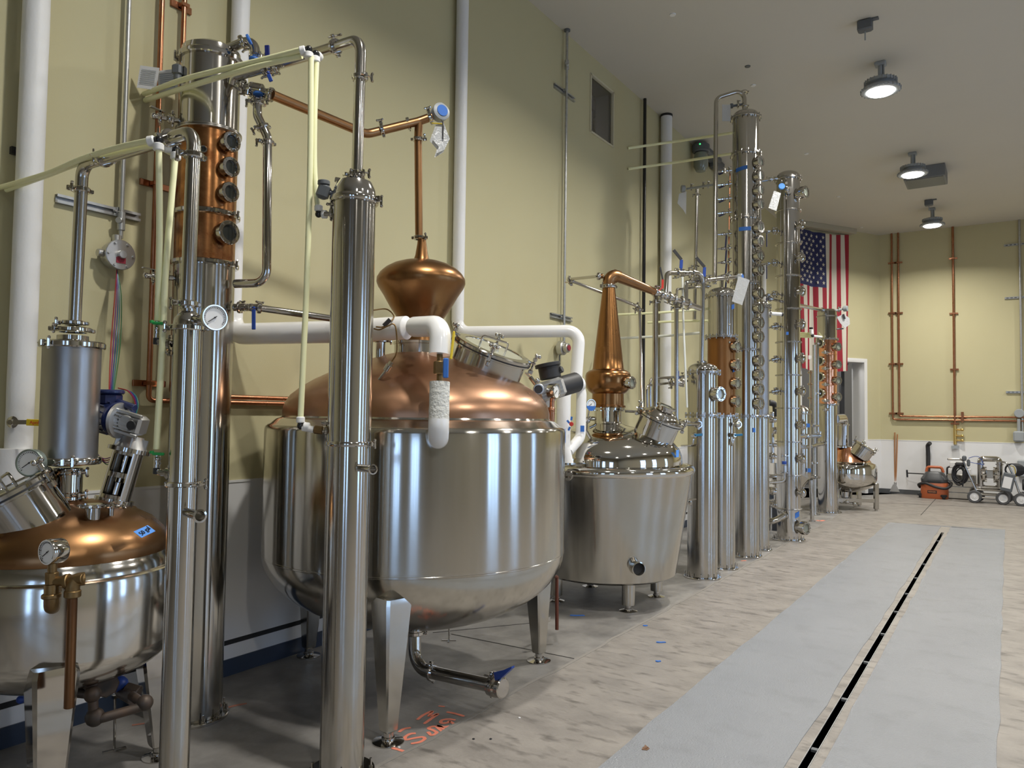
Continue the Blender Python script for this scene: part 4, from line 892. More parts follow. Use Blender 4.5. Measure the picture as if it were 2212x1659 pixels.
# conduits with struts and boxes
def conduit(px, py, r, z0, label, struts, box, couplings=()):
    p = onX(px, py, -3.93); T = thing('electrical_conduit', label, 'conduit', (p.x, p.y, z0)); g = G(); g.tube([V(p.x, p.y, z0), V(p.x, p.y, HC)], r, 14); part('tube', g, GAL, T)
    for y in couplings: g = G(); z = zof(p, y); g.cyl(V(p.x, p.y, z-.05), UP, r*1.7, .1, 12); g.cyl(V(p.x, p.y, z)-FH*.0, -FH, r*1.5, r*2.6, 10); part('coupling', g, GAL, T)
    g = G(); g.cyl(V(p.x, p.y, HC-.02), UP, r*2.4, .02, 14); part('ceiling_collar', g, GRYD, T)
    for (x0, y0), (x1, y1), hgt in struts:
        a, b = onX(x0, y0, XL+.02), onX(x1, y1, XL+.02); z = (a.z+b.z)/2; S_ = thing('strut_channel', ('upper' if y0 < 300 else 'lower' if y0 > 600 else 'long')+' slotted steel strut channel on the wall by %s' % box[1], 'strut channel', V(a.x, (a.y+b.y)/2, z-hgt/2), 'strut channels holding the wall conduits')
        g = G(); L = b.y-a.y; c = V(XL+.012, (a.y+b.y)/2, z)
        g.box(c-XV*.009, (.004, L, hgt)); 
        for s in (-1, 1): g.box(c+UP*(s*(hgt/2-.002)), (.024, L, .004)); g.box(c+UP*(s*(hgt/2-.008))+XV*.011, (.004, L, .012))
        part('channel', g, GAL, S_)
        g = G(); g.box(V(XL+.03, p.y, z), (.012, .035, hgt*1.1)); g.rod(V(XL+.03, p.y-.03, z), V(XL+.05, p.y-.03, z), .006, 8); part('strap', g, GAL, S_)
    return T, p
T, p = conduit(270, 250, .0115, zof(onX(262, 500, -3.93), 515), 'steel conduit coming down to a grey round box with dangling wires', [((123, 430), (303, 468), .045)], ('', 'the grey round box'), (478,))
c = onX(258, 551, -3.90); g = G(); g.cyl(c-XV*.06, XV, .072, .06, 24, bev=.004); g.cyl(c, XV, .080, .016, 24, bev=.003)
for k in range(6): a = k*PI/3; g.cyl(c+V(0, math.cos(a), math.sin(a))*.066+XV*.012, XV, .007, .014, 8)
g.cyl(c+UP*.06-XV*.03, UP, .022, .05, 12); g.cyl(c+V(.01, 0, .0), XV, .022, .03, 12); g.cyl(c-YV*.07-XV*.03, -YV, .02, .03, 12)
bx = part('wall_box', g, ALU, T); g = G(); g.box(c+XV*.017-UP*.03, (.004, .05, .03)); part('label', g, MAR, bx, 'maroon label')
b0 = c-UP*.07-XV*.02; we = AT(243, 826, 3.45)
ms = [mat('wire_red', (.28, .02, .02), .4), mat('wire_purple', (.16, .02, .16), .4), mat('wire_blue', (.02, .05, .18), .4), mat('wire_teal', (.02, .15, .15), .4), mat('wire_green', (.03, .12, .04), .4)]
wires('hanging_wires', 'bundle of coloured wires hanging from the round wall box to the motor', 'wires', [[b0, onX(248+k*3.5, 640, -3.86), onX(240+k*5, 740, -3.80), AT(236+k*3, 832, 3.46), AT(238+k*2, 843, 3.42)] for k in range(5)], ms)
wires('loose_wires', 'loop of coloured wires curving over the gearbox of the leftmost still', 'wires', [[AT(255, 838, 3.42), AT(278+k*3, 846+k, 3.40), AT(292+k*3-k, 872, 3.38), AT(282+k*3, 905, 3.36)] for k in range(4)], ms)
wires('loose_wires', 'loops of coloured wires hanging behind the can of the leftmost still', 'wires', [[AT(203, 925, 3.48), AT(206+k, 970+2*k, 3.5), AT(222+k*2, 990+4*k, 3.5), AT(240, 988+4*k, 3.46)] for k in range(4)], [ms[1], ms[0], ms[1], ms[4]])
T, p = conduit(1222, 360, .0145, zof(onX(1216, 735, -3.93), 738), 'thin steel conduit on the wall above the crossing white pipe', [((1199, 186), (1242, 214), .05), ((1191, 681), (1236, 690), .05)], ('', 'the small box above the white pipe'), (140,))
c = onX(1216, 752, -3.90); g = G(); g.cyl(c-XV*.05, XV, .075, .07, 20); g.cyl(c+XV*.02, XV, .05, .05, 16); bx = part('wall_box', g, ALU, T); g = G(); g.cyl(c+XV*.07, XV, .03, .01, 12); part('label', g, MAR, bx, 'maroon label')
g = G(); g.tube([c-UP*.07-XV*.04, V(c.x-.03, c.y, 1.45)], .007, 8); part('drop_wire', g, GRYD, T)
# copper water lines on the left wall
ca = onX(340, 300, -3.94); cb = onX(392, 200, -3.94)
zA = onX(330, 865, -3.94).z; zB = onX(520, 858, -3.94).z
T = thing('copper_pipe', 'copper water line descending the wall just left of the copper-banded column and turning right', 'pipe', (ca.x, ca.y, zA)); g = G()
yE = onX(760, 860, -3.94).y; g.tube([V(ca.x, ca.y, HC), V(ca.x, ca.y, zA), V(ca.x, yE, zA)], .0145, 14, .03); part('tube', g, CUP, T)
T2 = thing('copper_pipe', 'second copper water line on the wall, mostly hidden by the copper-banded column', 'pipe', (cb.x, cb.y, zB)); g = G()
g.tube([V(cb.x, cb.y, HC), V(cb.x, cb.y, zB), V(cb.x, yE, zB)], .0145, 14, .03); part('tube', g, CUP, T2)
for y in (397, 828): g = G(); z = zof(ca, y); g.box((XL+.008, ca.y+.02, z), (.014, .19, .035), bev=.002); g.box((-3.94, ca.y, z), (.04, .045, .02)); part('bracket', g, CUP, T)
for y in (12, 320): g = G(); z = zof(cb, y); g.box((XL+.008, cb.y, z), (.014, .13, .04), bev=.002); g.box((-3.94, cb.y, z), (.04, .045, .02)); part('bracket', g, CUP, T2)
for i, (x, y, l_) in enumerate(((320, 168, 'printed sheet in a clear sleeve hung on the wall left of the copper pipe'), (362, 175, 'printed sheet in a clear sleeve partly behind the near column'))):
    c = AT(x, y, 4.0+i*.02); g = G(); X = (RH*.98-UP*.12*(1-2*i)).normalized(); Y = (UP*.98+RH*.12*(1-2*i)); g.box(c, (.105, .002, .125), (X, X.cross(Y), Y)); o = single('paper_sheet', l_, 'paper', g, PAPER)
    g = G(); [g.box(c-FH*.004+Y*(.04-.011*k), (.08, .001, .003), (X, X.cross(Y), Y)) for k in range(8)]; part('print_lines', g, GRY, o)
# pale yellow hoses
HG = 'pale yellow plastic hoses'
def hose(label, pts, r=.0115, m=None, sm=True, ends=None, T=None):
    g = G(); g.tube(smooth(pts) if sm else pts, r, 14, 0 if sm else .02)
    if T is None: return single('hose', label, 'hose', g, m or HOSE, HG, loc=pts[0])
    return part('tube', g, m or HOSE, T)
w0 = onX(0, 405, -3.97)
hose('upper of two yellow hoses sagging from the left picture edge', [w0, AT(101, 375, 3.3), AT(175, 344, 3.1), AT(250, 320, 2.93), AT(331, 302, 2.78)])
hose('lower of two yellow hoses sagging from the left picture edge', [w0+V(.02, .02, -.01), AT(101, 379, 3.33), AT(175, 351, 3.15), AT(260, 330, 2.98), AT(330, 315, 2.86), AT(376, 333, 2.84)])
def joint(pt, d1, d2, label, parent=None, r=.0145):
    T = thing('hose_elbow', label, 'hose fitting', pt, 'elbow fittings joining the yellow hoses'); pt = Vector(pt); g = G(); d1 = Vector(d1).normalized(); d2 = Vector(d2).normalized()
    g.tube([pt+d1*.02, pt, pt+d2*.02], r*.9, 12, .01); g.ball(pt, r*1.1, 12); part('elbow', g, BLKG, T)
    for d in (d1, d2): g = G(); g.cyl(pt+d*.014, d, r*1.35, .028, 16, bev=.004); part('collar', g, WPL, T)
joint(AT(343, 302, 2.75), -RH-UP*.2, -UP, 'black and white elbow fitting where the two left hoses meet the front column')
joint(AT(380, 322, 2.84), -RH*.6-FH*.3, -UP, 'white elbow fitting just behind the top of the front vapour pipe')
hose('yellow hose dropping straight to the upper green valve on the slim column', [AT(343, 312, 2.75), AT(344.5, 500, 2.74), AT(341, 694, 2.73)])
hose('long yellow hose dropping to the lower green valve on the slim column', [AT(379, 338, 2.84), AT(366, 480, 2.78), AT(357, 600, 2.74), AT(351, 740, 2.71), AT(338, 970, 2.72)])
w1_ = onX(311, 203, -3.97); w2_ = onX(314, 217, -3.97)
hose('upper of two yellow hoses rising from the wall past the domed column top', [w1_, AT(395, 172, 3.8), AT(480, 150, 3.65), AT(560, 131, 3.55), AT(657, 106, 3.45)], .0135)
hose('lower of two yellow hoses rising from the wall past the domed column top', [w2_, AT(405, 188, 3.8), AT(490, 162, 3.64), AT(565, 141, 3.54), AT(652, 121, 3.48)], .0135)
joint(AT(667, 107, 3.43), -RH-UP*.25, -UP, 'black and white elbow fitting at the high end of the upper hoses', r=.0165)
joint(AT(682, 116, 3.46), RH*.2+FH, -UP, 'second elbow fitting tucked behind the high hose end', r=.0155)
hose('long yellow hose hanging left of the middle column down to its lower port', [AT(672, 122, 3.43), AT(670, 350, 3.42), AT(663, 600, 3.42), AT(655, 780, 3.42), AT(649, 908, 3.42)], .0135)
hose('short yellow hose hanging to the upper side port of the middle column', [AT(684, 130, 3.46), AT(680, 240, 3.45), AT(679, 344, 3.45), AT(682, 405, 3.44), AT(687, 450, 3.44)], .0125)
joint(AT(688, 463, 3.44), UP, RH, 'elbow fitting at the upper side port of the middle column'); joint(AT(649, 920, 3.42), UP, RH+UP*-.1, 'elbow fitting at the foot of the long hanging hose')
T = thing('hose_coupling', 'white and brass coupling between the hanging hose and the middle column', 'hose fitting', AT(670, 930, 3.42)); g = G(); g.rod(AT(653, 924, 3.42), AT(678, 928, 3.42), .015, 16); part('sleeve', g, WPL, T); g = G(); g.rod(AT(679, 928, 3.42), AT(697, 930, 3.42), .019, 8); part('nut', g, BR, T)
def on_axis(px, py, behind):
    b = AT(px, py, dist(FL(px, py))+behind); b.z = 0; return b
b5 = on_axis(1610.5, 1207, .19); b4 = on_axis(1557.5, 1234, .19); b3 = on_axis(1517, 1255, .18)
D5 = dist(b5); D4 = dist(b4); D3 = dist(b3)
hose('thin yellow hose from the wall to the top of the tallest column', [onX(1357, 320, XL+.01), AT(1470, 304, D5+.5), AT(1582, 287, D5-.02)], .016)
hose('thin yellow hose from the wall to the second collar of the tallest column', [onX(1357, 365, XL+.01), AT(1470, 349, D5+.5), AT(1580, 332, D5-.02)], .016)
hose('yellow tube crossing behind the copper cone towards the copper-bodied column, uppermost', [AT(1330, 680, 8.4), AT(1430, 675, 8.2), AT(1530, 667, D4)], .013)
hose('yellow tube crossing behind the two drop pipes, second from the top', [AT(1399, 697, 8.6), AT(1470, 694, 8.4), AT(1530, 693, D4)], .013)
hose('white tube crossing behind the two drop pipes, lowest of the crossing tubes', [AT(1336, 731, 8.6), AT(1430, 726, 8.3), AT(1515, 719, D3+.2)], .014, HOSEW)
# ================================================================== SECOND STILL
def still2():
    b = b2; Z = lambda y: zof(b, y); T = thing('pot_still', 'middle still with tapering steel tub on round legs and tall copper cone hat', 'still', b)
    zt = 1.185; g = G(); pr = [(0, .215), (.45, .225), (.56, .24), (.60, .262)]+[(.60+(.735-.60)*k/5, .262+(1.12-.262)*k/5) for k in range(1, 6)]
    g.lathe(pr, b, UP, 96); part('tub', g, ST2, T)
    g = G(); pr = [(.735, 1.115)]+[(.715+.042*math.cos(t), 1.15+.042*math.sin(t)) for t in [(-60+20*k)*PI/180 for k in range(10)]]+[(.69, 1.175), (.655, 1.168), (.645, 1.18)]
    g.lathe(pr, b, UP, 96); part('rolled_rim', g, SM, T)
    g = G(); pr = [(.648, 1.165), (.65, 1.22), (.645, 1.27), (.625, 1.325), (.58, 1.38), (.50, 1.43), (.40, 1.468), (.28, 1.50), (.18, 1.525), (.125, 1.545), (.12, 1.56)]
    g.lathe(pr, b, UP, 96); part('dome', g, SM, T)
    k = dist(b)/FPX; g = G(); g.lathe([(29*k, 1.50), (29*k, Z(886)), (36*k, Z(886)), (36*k, Z(881)), (.1, Z(881))], b, UP, 48)
    for q in range(12): a = 2*PI*q/12; g.cyl(V(b.x, b.y, Z(888))+V(math.cos(a), math.sin(a), 0)*(33*k), UP, .008, .05, 6)
    g.rod(V(b.x, b.y, Z(906)), P_(1270, 904, b), .02, 14); part('neck', g, SM, T)
    g = G(); pr = [(38*k, Z(880)), (38*k, Z(876)), (34.5*k, Z(875)), (34*k, Z(851)), (41*k, Z(846)), (47*k, Z(838)), (49*k, Z(826)), (49*k, Z(812)), (47*k, Z(806)), (41*k, Z(801)), (35*k, Z(799)), (33.5*k, Z(796))]
    pr += [(33.5*k+(13.5-33.5)*k*j/8, Z(796)+(Z(622)-Z(796))*j/8) for j in range(1, 9)]
    g.lathe(pr, b, UP, 64); part('cone_hat', g, mat('copper_cone_hat', (.32, .16, .065), .24, 1, ((.25, .12, .042), (3, 3, 3), .25)), T)
    clamp(T, V(b.x, b.y, Z(619)), UP, 13.5*k, -RH-FH*.3, w=.03)
    sight(T, V(b.x, b.y, Z(828))+dirv(46)*(47*k), dirv(46), .056, .07, 8, GLG)
    for f in ((-2.636, 5.78), (-2.647, 6.40), (-3.31, 6.40), (-3.29, 5.72)): leg(T, V(f[0], f[1], .26), V(f[0], f[1], 0), .1, .1, 0, .075, round_=.054)
    n = (RH*.34+UP*.90-FH*.25).normalized(); c = AT(1426, 908, 6.42); o = manhole(T, c, n, .185, .13, 4, .055, False, None, SP, phase=.5, body=SP)
    g = G(); u, v, a = frame(n); cc = c+n*.10; g.lathe([(.07, -.03), (.07, .02), (.085, .022), (.085, .034), (.062, .036), (.058, .03)], cc, n, 28); part('lid_sight_port', g, SP, o); g = G(); g.lathe([(.06, .028), (0, .028)], cc, n, 24); part('lid_glass', g, GLG, o)
    c = P_(1379, 1229, b, -.66); d = (V(c.x-b.x, c.y-b.y, 0)).normalized(); g = G(); g.lathe([(.053, -.10), (.053, .0), (.058, .004), (.058, .012), (.050, .014), (.048, .01), (.046, -.08), (0, -.08)], c, d, 32); op = part('outlet_port', g, ST, T, 'open outlet port'); g = G(); g.lathe([(.046, 0), (0, 0)], c-d*.02, d, 24); part('opening', g, DARK, op, 'dark disc standing for the shade inside the port')  # black disc paints the shade inside the open port
    c = AT(1489, 1084, dist(b)-.05); d = RH; g = G(); g.rod(c-d*.05, c+d*.02, .016, 14); g.cyl(c+d*.0, d-FH*.4, .03, .02, 16); g.bar(c+d*.015+UP*.02, c+d*.06+UP*.025, .012, .012); part('sample_port', g, SP, T)
    c = AT(1229, 1027, 6.0); g = G(); g.cyl(c, dirv(-35), .042, .02, 24); [g.cyl(c+dirv(-35)*.02+UP*(.026*math.cos(q))+RH*(.02*math.sin(q)), dirv(-35), .008, .02, 8) for q in (0, 2.1, 4.2)]; part('side_flange', g, SP, T)
    gauge(T, AT(1277, 873, 6.25), dirv(20), .043, stem=AT(1270, 900, 6.3), t=.03); g = G(); c = AT(1277, 877, 6.2); g.prism([(.041*math.cos(PI+PI*q/10), .041*math.sin(PI+PI*q/10)) for q in range(11)], c, RH*math.cos(.35)+FH*math.sin(.35), UP, .002); part('tape', g, TAPE, T)
    g = G(); c = AT(1268, 908, 6.25); g.ball(c, .03, 12); g.rod(c, AT(1266, 935, 6.2), .01, 8); g.rod(AT(1260, 915, 6.2), AT(1276, 900, 6.2), .01, 8); g.tube([AT(1266, 930, 6.2), AT(1276, 948, 6.15)], .012, 8); part('valve', g, SP, T)
    for x, y in ((1470, 980),): g = G(); p = AT(x, y, dist(b)-.38); d = V(p.x-b.x, p.y-b.y, 0).normalized(); p = V(b.x, b.y, p.z)+d*.652; g.box(p, (.003, .055, .06), (d, UP.cross(d), UP)); part('tape_label', g, TAPEL, T)
    # copper elbow and lyne arm
    g = G(); e = V(b.x, b.y, Z(596)); g.tube([V(b.x, b.y, Z(617)), e+UP*.03, AT(1336, 599, dist(b)+.02)], [.056, .058], 24, .07); g.tube([AT(1326, 594, dist(b)+.01), AT(1413, 630, 7.0)], [.052, .034], 24); g.rod(AT(1303, 596, dist(b)), AT(1294, 597, dist(b)), .022, 14); part('lyne_arm', g, CU, T)
    clamp(T, AT(1293, 597, dist(b)), RH, .022, -RH, w=.03)
still2()
dB = dist(b2)
T = thing('lyne_arm_valves', 'steel valve train continuing the copper arm down towards the slender domed column', 'pipe fittings', AT(1440, 640, 7.05))
g = G(); g.tube([AT(1410, 629, 7.0), AT(1512, 666, 7.35)], .026, 20); part('tube', g, SP, T); ax = AT(1512, 666, 7.35)-AT(1410, 629, 7.0)
for x, y, r in ((1415, 631, .032), (1428, 636, .028), (1446, 642, .03), (1457, 646, .028), (1472, 651, .03), (1487, 657, .028)): clamp(T, AT(x, y, 7.0+.35*(x-1410)/102), ax, r, -UP if x != 1415 else UP, w=.03)
g = G(); g.rod(AT(1416, 634, 7.02), AT(1416, 650, 7.02), .024, 14); g.rod(AT(1462, 646, 7.18), AT(1461, 664, 7.18), .022, 14); g.ball(AT(1437, 639, 7.1), .038, 14); part('tee', g, SP, T)
g = G(); g.rod(AT(1424, 627, 7.0), AT(1431, 622, 7.0), .006, 8); g.bar(AT(1431, 623, 7.0), AT(1431.5, 604, 7.0), .02, .01, side=RH); part('valve_handle', g, RED, T, 'red handle sleeve')
g = G(); g.bar(AT(1431.5, 604, 7.0), AT(1426, 577, 7.0), .014, .008, side=RH); part('handle_extension', g, BLK, T)
pipe('drop_pipe', 'left of two steel pipes hanging from the valve train beside the copper cone', 'pipe', [AT(1416, 648, 7.02), AT(1415, 892, 6.95)], .027, ST, 0, (0.02, 0.98), cside=-RH)
pipe('drop_pipe', 'right of two steel pipes hanging from the valve train, bending at its foot', 'pipe', [AT(1461, 660, 7.18), AT(1461, 914, 7.15), AT(1512, 916, D3-.14)], .0215, ST, .05, (0.02, 1.3), cside=-RH)
for x, y, n_ in ((1415, 644, 0), (1416, 653, 0), (1463, 669, 0)): pass
pipe('cleaning_pipe', 'thin steel pipe reaching left from the copper elbow', 'pipe', [AT(1293, 597, dB), AT(1232, 603, dB+.3), AT(1226, 604, dB+.32)], .0135, SP, .03, (1.4,), cside=-UP)
pipe('cleaning_pipe', 'thin steel pipe sloping down behind the copper cone then dropping to the small manhole', 'pipe', [AT(1232, 606, dB+.3), AT(1381, 663, dB+.35), AT(1388, 886, dB+.05), AT(1388, 890, dB)], .0145, SP, .03, (0.03, 0.96, 1.03), cside=-RH)
pipe('cleaning_pipe', 'short thin pipe between the copper hat foot and the small manhole', 'pipe', [AT(1350, 888, dB-.1), AT(1384, 890, dB-.1)], .012, SP, 0, (0.9,))
# ================================================================== COLUMN ROW
def simple_column(name, label, b, R, y_top, y_ring, secs, rings, sights=(), cat='column', base_w=.035, dome=True):
    """secs: (y_low, y_high, material, name); rings: y list of bolted flanges; sights: (y, az, r, depth)"""
    Z = lambda y: zof(b, y); T = thing(name, label, cat, (b.x, b.y, 0)); base_flange(T, b, R, base_w, 12)
    for y0, y1, m, nm in secs: shell(T, b, R*(.985 if m in (CU, CUB, CUR) else 1), .02 if y0 is None else Z(y0), Z(y1), m, nm)
    for y in rings: flange(T, b, Z(y), R, .026, .028, 14)
    if dome:
        z3, z4 = Z(y_ring), Z(y_top); h = z4-z3; g = G(); g.lathe([(R, z3), (R, z3+h*.3), (R*.97, z3+h*.5), (R*.84, z3+h*.74), (R*.6, z3+h*.92), (R*.3, z4), (0, z4+.002)], b, UP, 56); part('dome_cap', g, SP, T)
    for y, az, r, dp in sights: sight(T, V(b.x, b.y, Z(y))+dirv(az)*(R-.004), dirv(az), r, dp, 8, GLG)
    return T
c3 = simple_column('condenser_column', 'steel domed column with one large round sight glass, first of the row of columns', b3, .150, 784, 805, [(None, 897, ST, 'lower_section'), (897, 805, ST, 'upper_section')], (805, 897), ((852, 36, .075, .085),))
c4 = simple_column('distillation_column', 'brown copper-bodied column with steel cap and four sight glasses', b4, .147, 622, 640, [(None, 898, ST, 'steel_section'), (898, 729, mat('copper_flat_brown', (.31, .145, .055), .34, 1, ((.26, .115, .04), (2, 2, 2), .3)), 'copper_section'), (729, 640, ST, 'condenser_section')], (640, 729, 898), tuple((y, 44, .064, .06) for y in (751, 790, 829, 867)))
g = G(); g.ball(V(b4.x, b4.y, zof(b4, 704))+dirv(18)*.15, .014, 10); g.ball(V(b4.x, b4.y, zof(b4, 742))+dirv(18)*.15, .014, 10); part('rivet', g, SP, c4)
c5 = simple_column('distillation_column', 'tallest steel column rising almost to the ceiling with a long row of sight glasses', b5, .152, 240, 256, [(None, 899, ST, 'shell_section'), (899, 757, ST, 'shell_section'), (757, 614, ST, 'shell_section'), (614, 474, ST, 'shell_section'), (474, 335, ST, 'shell_section'), (335, 256, ST, 'shell_section')], (256, 335, 474, 614, 757, 899), tuple((y, 37, .070, .065) for y in (358, 388, 418, 448, 497, 527, 558, 588, 638, 669, 700, 730, 781, 811, 842, 872)))
def tape(parent, b, R, px, py, w, h, rot=0):
    """band of tape lying on a column face"""
    a = P_(px, py, b, -R*.9); d = V(a.x-b.x, a.y-b.y, 0).normalized(); g = G(); n = 6; ang = w/R; t0 = math.atan2(d.y, d.x); vs = []
    for k in range(n+1):
        t = t0-ang/2+ang*k/n; q = V(math.cos(t), math.sin(t), 0)*(R+.0025); s = rot*(k/n-.5)*w
        vs += [V(b.x, b.y, a.z-h/2+s)+q, V(b.x, b.y, a.z+h/2+s)+q]
    g.add(vs, [(2*k, 2*k+2, 2*k+3, 2*k+1) for k in range(n)]); part('tape_strip', g, TAPE, parent, 'blue masking tape')
tape(c5, b5, .152, 1600, 363, .14, .045, .15); tape(c5, b5, .152, 1609, 494, .14, .045, 0); tape(c4, b4, .147, 1587, 662, .05, .05, .3); tape(c4, b4, .15, 1593, 799, .05, .04, .3)
tape(c5, b5, .152, 1628, 929, .04, .05)
g = G(); g.tube([V(b5.x, b5.y, zof(b5, 335))+dirv(37)*.2, V(b5.x, b5.y, zof(b5, 885))+dirv(37)*.2], .012, 10); part('equaliser_tube', g, SP, c5)
b6 = on_axis(1642, 1192, .15); D6 = dist(b6)
c6 = simple_column('condenser_column', 'narrow steel domed column half hidden behind the tallest column', b6, .107, 650, 663, [(None, 899, ST, 'lower_section'), (899, 663, STG, 'upper_section')], (663, 899))
g = G(); g.rod(P_(1660, 677, b6), P_(1690, 679, b6), .022, 14); o = part('hose_port', g, WPL, c6); g = G(); g.cyl(P_(1688, 679, b6), RH, .026, .02, 14); part('black_cap', g, BLK, o); clamp(c6, P_(1664, 677, b6), RH, .022, -UP)
b7 = on_axis(1704, 1171, .20); D7 = dist(b7)
c7 = simple_column('distillation_column', 'tall mirror-polished column of eight stacked sections with small side ports', b7, .150, 371, 388, [(y0, y1, SP, 'shell_section') for y0, y1 in ((None, 1098), (1098, 1026), (1026, 954), (954, 882), (882, 811), (811, 740), (740, 669), (669, 598), (598, 528), (528, 457), (457, 388))], (388,), (), base_w=.06)
for y in (457, 528, 598, 669, 740, 811, 882, 954, 1026, 1098): flange(c7, b7, zof(b7, y), .150, .018, .022, 0)
for y in (493, 562, 634, 704, 776, 846, 918, 990, 1062): 
    n = dirv(34); c = V(b7.x, b7.y, zof(b7, y))+n*.146; g = G(); g.lathe([(.03, 0), (.03, .045), (.045, .05), (.05, .07), (.045, .09), (.02, .10), (0, .10)], c, n, 18); o = part('side_port', g, SP, c7); clamp(o, c+n*.07, n, .045, UP, w=.03)
sight(c7, V(b7.x, b7.y, zof(b7, 424))+dirv(38)*.146, dirv(38), .085, .12, 8, GLG); sight(c7, V(b7.x, b7.y, zof(b7, 1136))+dirv(36)*.146, dirv(36), .088, .12, 8, GLG)
tape(c7, b7, .15, 1722, 1112, .07, .07, 0.4); tape(c7, b7, .15, 1699, 720, .05, .04)
n = dirv(-20); g = G(); c = P_(1693, 400, b7, -.15); g.rod(c+FH*.05, c-FH*.1, .02, 12); g.ball(P_(1700, 411, b7, -.2), .035, 12); g.lathe([(.0, 0), (.05, 0), (.05, .03), (0, .03)], P_(1703, 412, b7, -.16), dirv(0), 20); o = part('top_gauge_mount', g, SP, c7); g = G(); g.cyl(P_(1688, 404, b7, -.22), dirv(-10, 10), .042, .03, 20); part('taped_gauge_face', g, TAPEL, o)
g = G(); g.prism([(-.075, -.12), (.03, -.16), (.09, .08), (.0, .11)], P_(1672, 430, b7, -.25), RH, UP, .004); part('tag_bag', g, BAG, c7, 'clear plastic tag bag')
pipe('sight_pipe', 'thin polished pipe running down the front of the mirror column', 'pipe', [P_(1694, 424, b7, -.2), P_(1696, 1002, b7, -.2), P_(1694, 1040, b7, -.2), P_(1662, 1043, b7, -.15)], .018, SP, .05, (0.97, 1.5), cside=-RH)
T = thing('glass_meter', 'short clear flow tube with blue cap at the foot of the thin polished pipe', 'meter', P_(1694, 1018, b7, -.22)); g = G(); g.cyl(P_(1694, 1020, b7, -.22), UP, .034, .09, 18); part('tube', g, SP, T); g = G(); g.cyl(P_(1694, 1003, b7, -.22), UP, .03, .04, 12); part('cap', g, BLU, T)
pipe('feed_pipe', 'thick polished elbow entering the mirror column near the floor', 'pipe', [P_(1655, 1125, b7, -.1), P_(1672, 1126, b7, -.15), P_(1699, 1112, b7, -.14)], .040, SP, .08, (1.9,))
# links between the tallest and the mirror column
for i, y in enumerate((500, 569, 637, 706, 777, 846)):
    a = P_(1645 if i < 3 else 1661, y+2, b5 if i < 3 else b6); c = P_(1679, y-2, b7)
    T = thing('link_pipe', ['topmost', 'second', 'third', 'fourth', 'fifth', 'lowest'][i]+' short valved link between the tall column and the mirror column', 'pipe', a, 'valved links into the mirror column'); g = G(); g.rod(a, c, .013, 12); part('tube', g, SP, T)
    ax = c-a; clamp(T, a+ax*.75, ax, .02, UP, w=.02); clamp(T, a+ax*.92, ax, .024, -UP, w=.02); ball_valve(T, a+ax*.4, ax, .018, None, L=.03)
    if i < 3: lever(T, a+ax*.3-UP*.03, a+ax*.3-UP*.19, mat('handle_navy', (.012, .014, .05), .4) if i == 0 else bpy.data.materials['handle_navy'], .022, .01)
pipe('link_pipe', 'short horizontal link into the head of the mirror column', 'pipe', [P_(1640, 391, b5), P_(1677, 386, b7)], .018, SP, 0, (0.6, 0.9))
pipe('link_pipe', 'steel pipe from the narrow domed column passing behind the mirror column', 'pipe', [P_(1660, 645, b6), P_(1690, 652, b7, .2)], .022, SP, 0, (0.1,))
# tallest column: arch pipe, gauge and paper, valve ladder
pipe('vapour_pipe', 'steel pipe arching from the crown of the tallest column down its left side', 'pipe', [P_(1608, 240, b5), P_(1608, 193, b5), P_(1547, 212, b5), P_(1543, 612, b5, -.1)], .0255, ST, .09, (0.25, 0.9), cside=RH)
T = thing('temperature_sender', 'small sensor with paper sheet beside the crown of the tallest column', 'sensor', P_(1583, 230, b5)); g = G(); g.rod(P_(1607, 225, b5), P_(1582, 229, b5), .014, 12); g.cyl(P_(1583, 229, b5), -RH, .03, .03, 14); part('head', g, GRYD, T); clamp(T, P_(1594, 227, b5), RH, .018, UP)
g = G(); g.box(P_(1569, 244, b5, -.03), (.10, .003, .20), (RH, FH, UP)); part('tag_sheet', g, BAG, T)
lad = pipe('manifold_pipe', 'thin upright pipe feeding the eight little valves of the tallest column', 'pipe', [P_(1579, 371, b5, -.02), P_(1549, 371, b5, -.05), P_(1547, 600, b5, -.05)], .010, SP, .02, (0.5,))
NAVY = bpy.data.materials['handle_navy']; LAD = ['topmost', 'second from the top', 'third from the top', 'fourth from the top', 'fifth from the top', 'sixth from the top', 'seventh from the top', 'lowest']
for i, y in enumerate((369, 398, 429, 459, 505, 536, 566, 595)):
    a, c = P_(1550, y+2, b5, -.04), P_(1581, y-1, b5, -.02); ax = c-a; T = thing('ball_valve', 'small ball valve on the left of the tallest column, '+LAD[i], 'valve', a, 'valves on the side of the tallest column'); g = G(); g.rod(a, c, .010, 10); g.ball(a+ax*.45, .022, 12); g.cyl(a+ax*.25, ax, .018, .02, 10); part('body', g, SP, T); clamp(T, a+ax*.8, ax, .014, UP, w=.018)
    if i < 4: lever(T, a+ax*.1-UP*.035, a+ax*.55-UP*.01, NAVY, .02, .008, side=UP)
    else: lever(T, a+ax*.62-UP*.02, a+ax*.55-UP*.17, NAVY, .02, .01, side=RH)
T = thing('sight_tube', 'thin red-brown upright rod between the valves and the tallest column', 'pipe', P_(1576, 600, b5)); g = G(); g.tube([P_(1577, 375, b5, .05), P_(1573, 612, b5, .05)], .009, 8); part('tube', g, CUP, T)
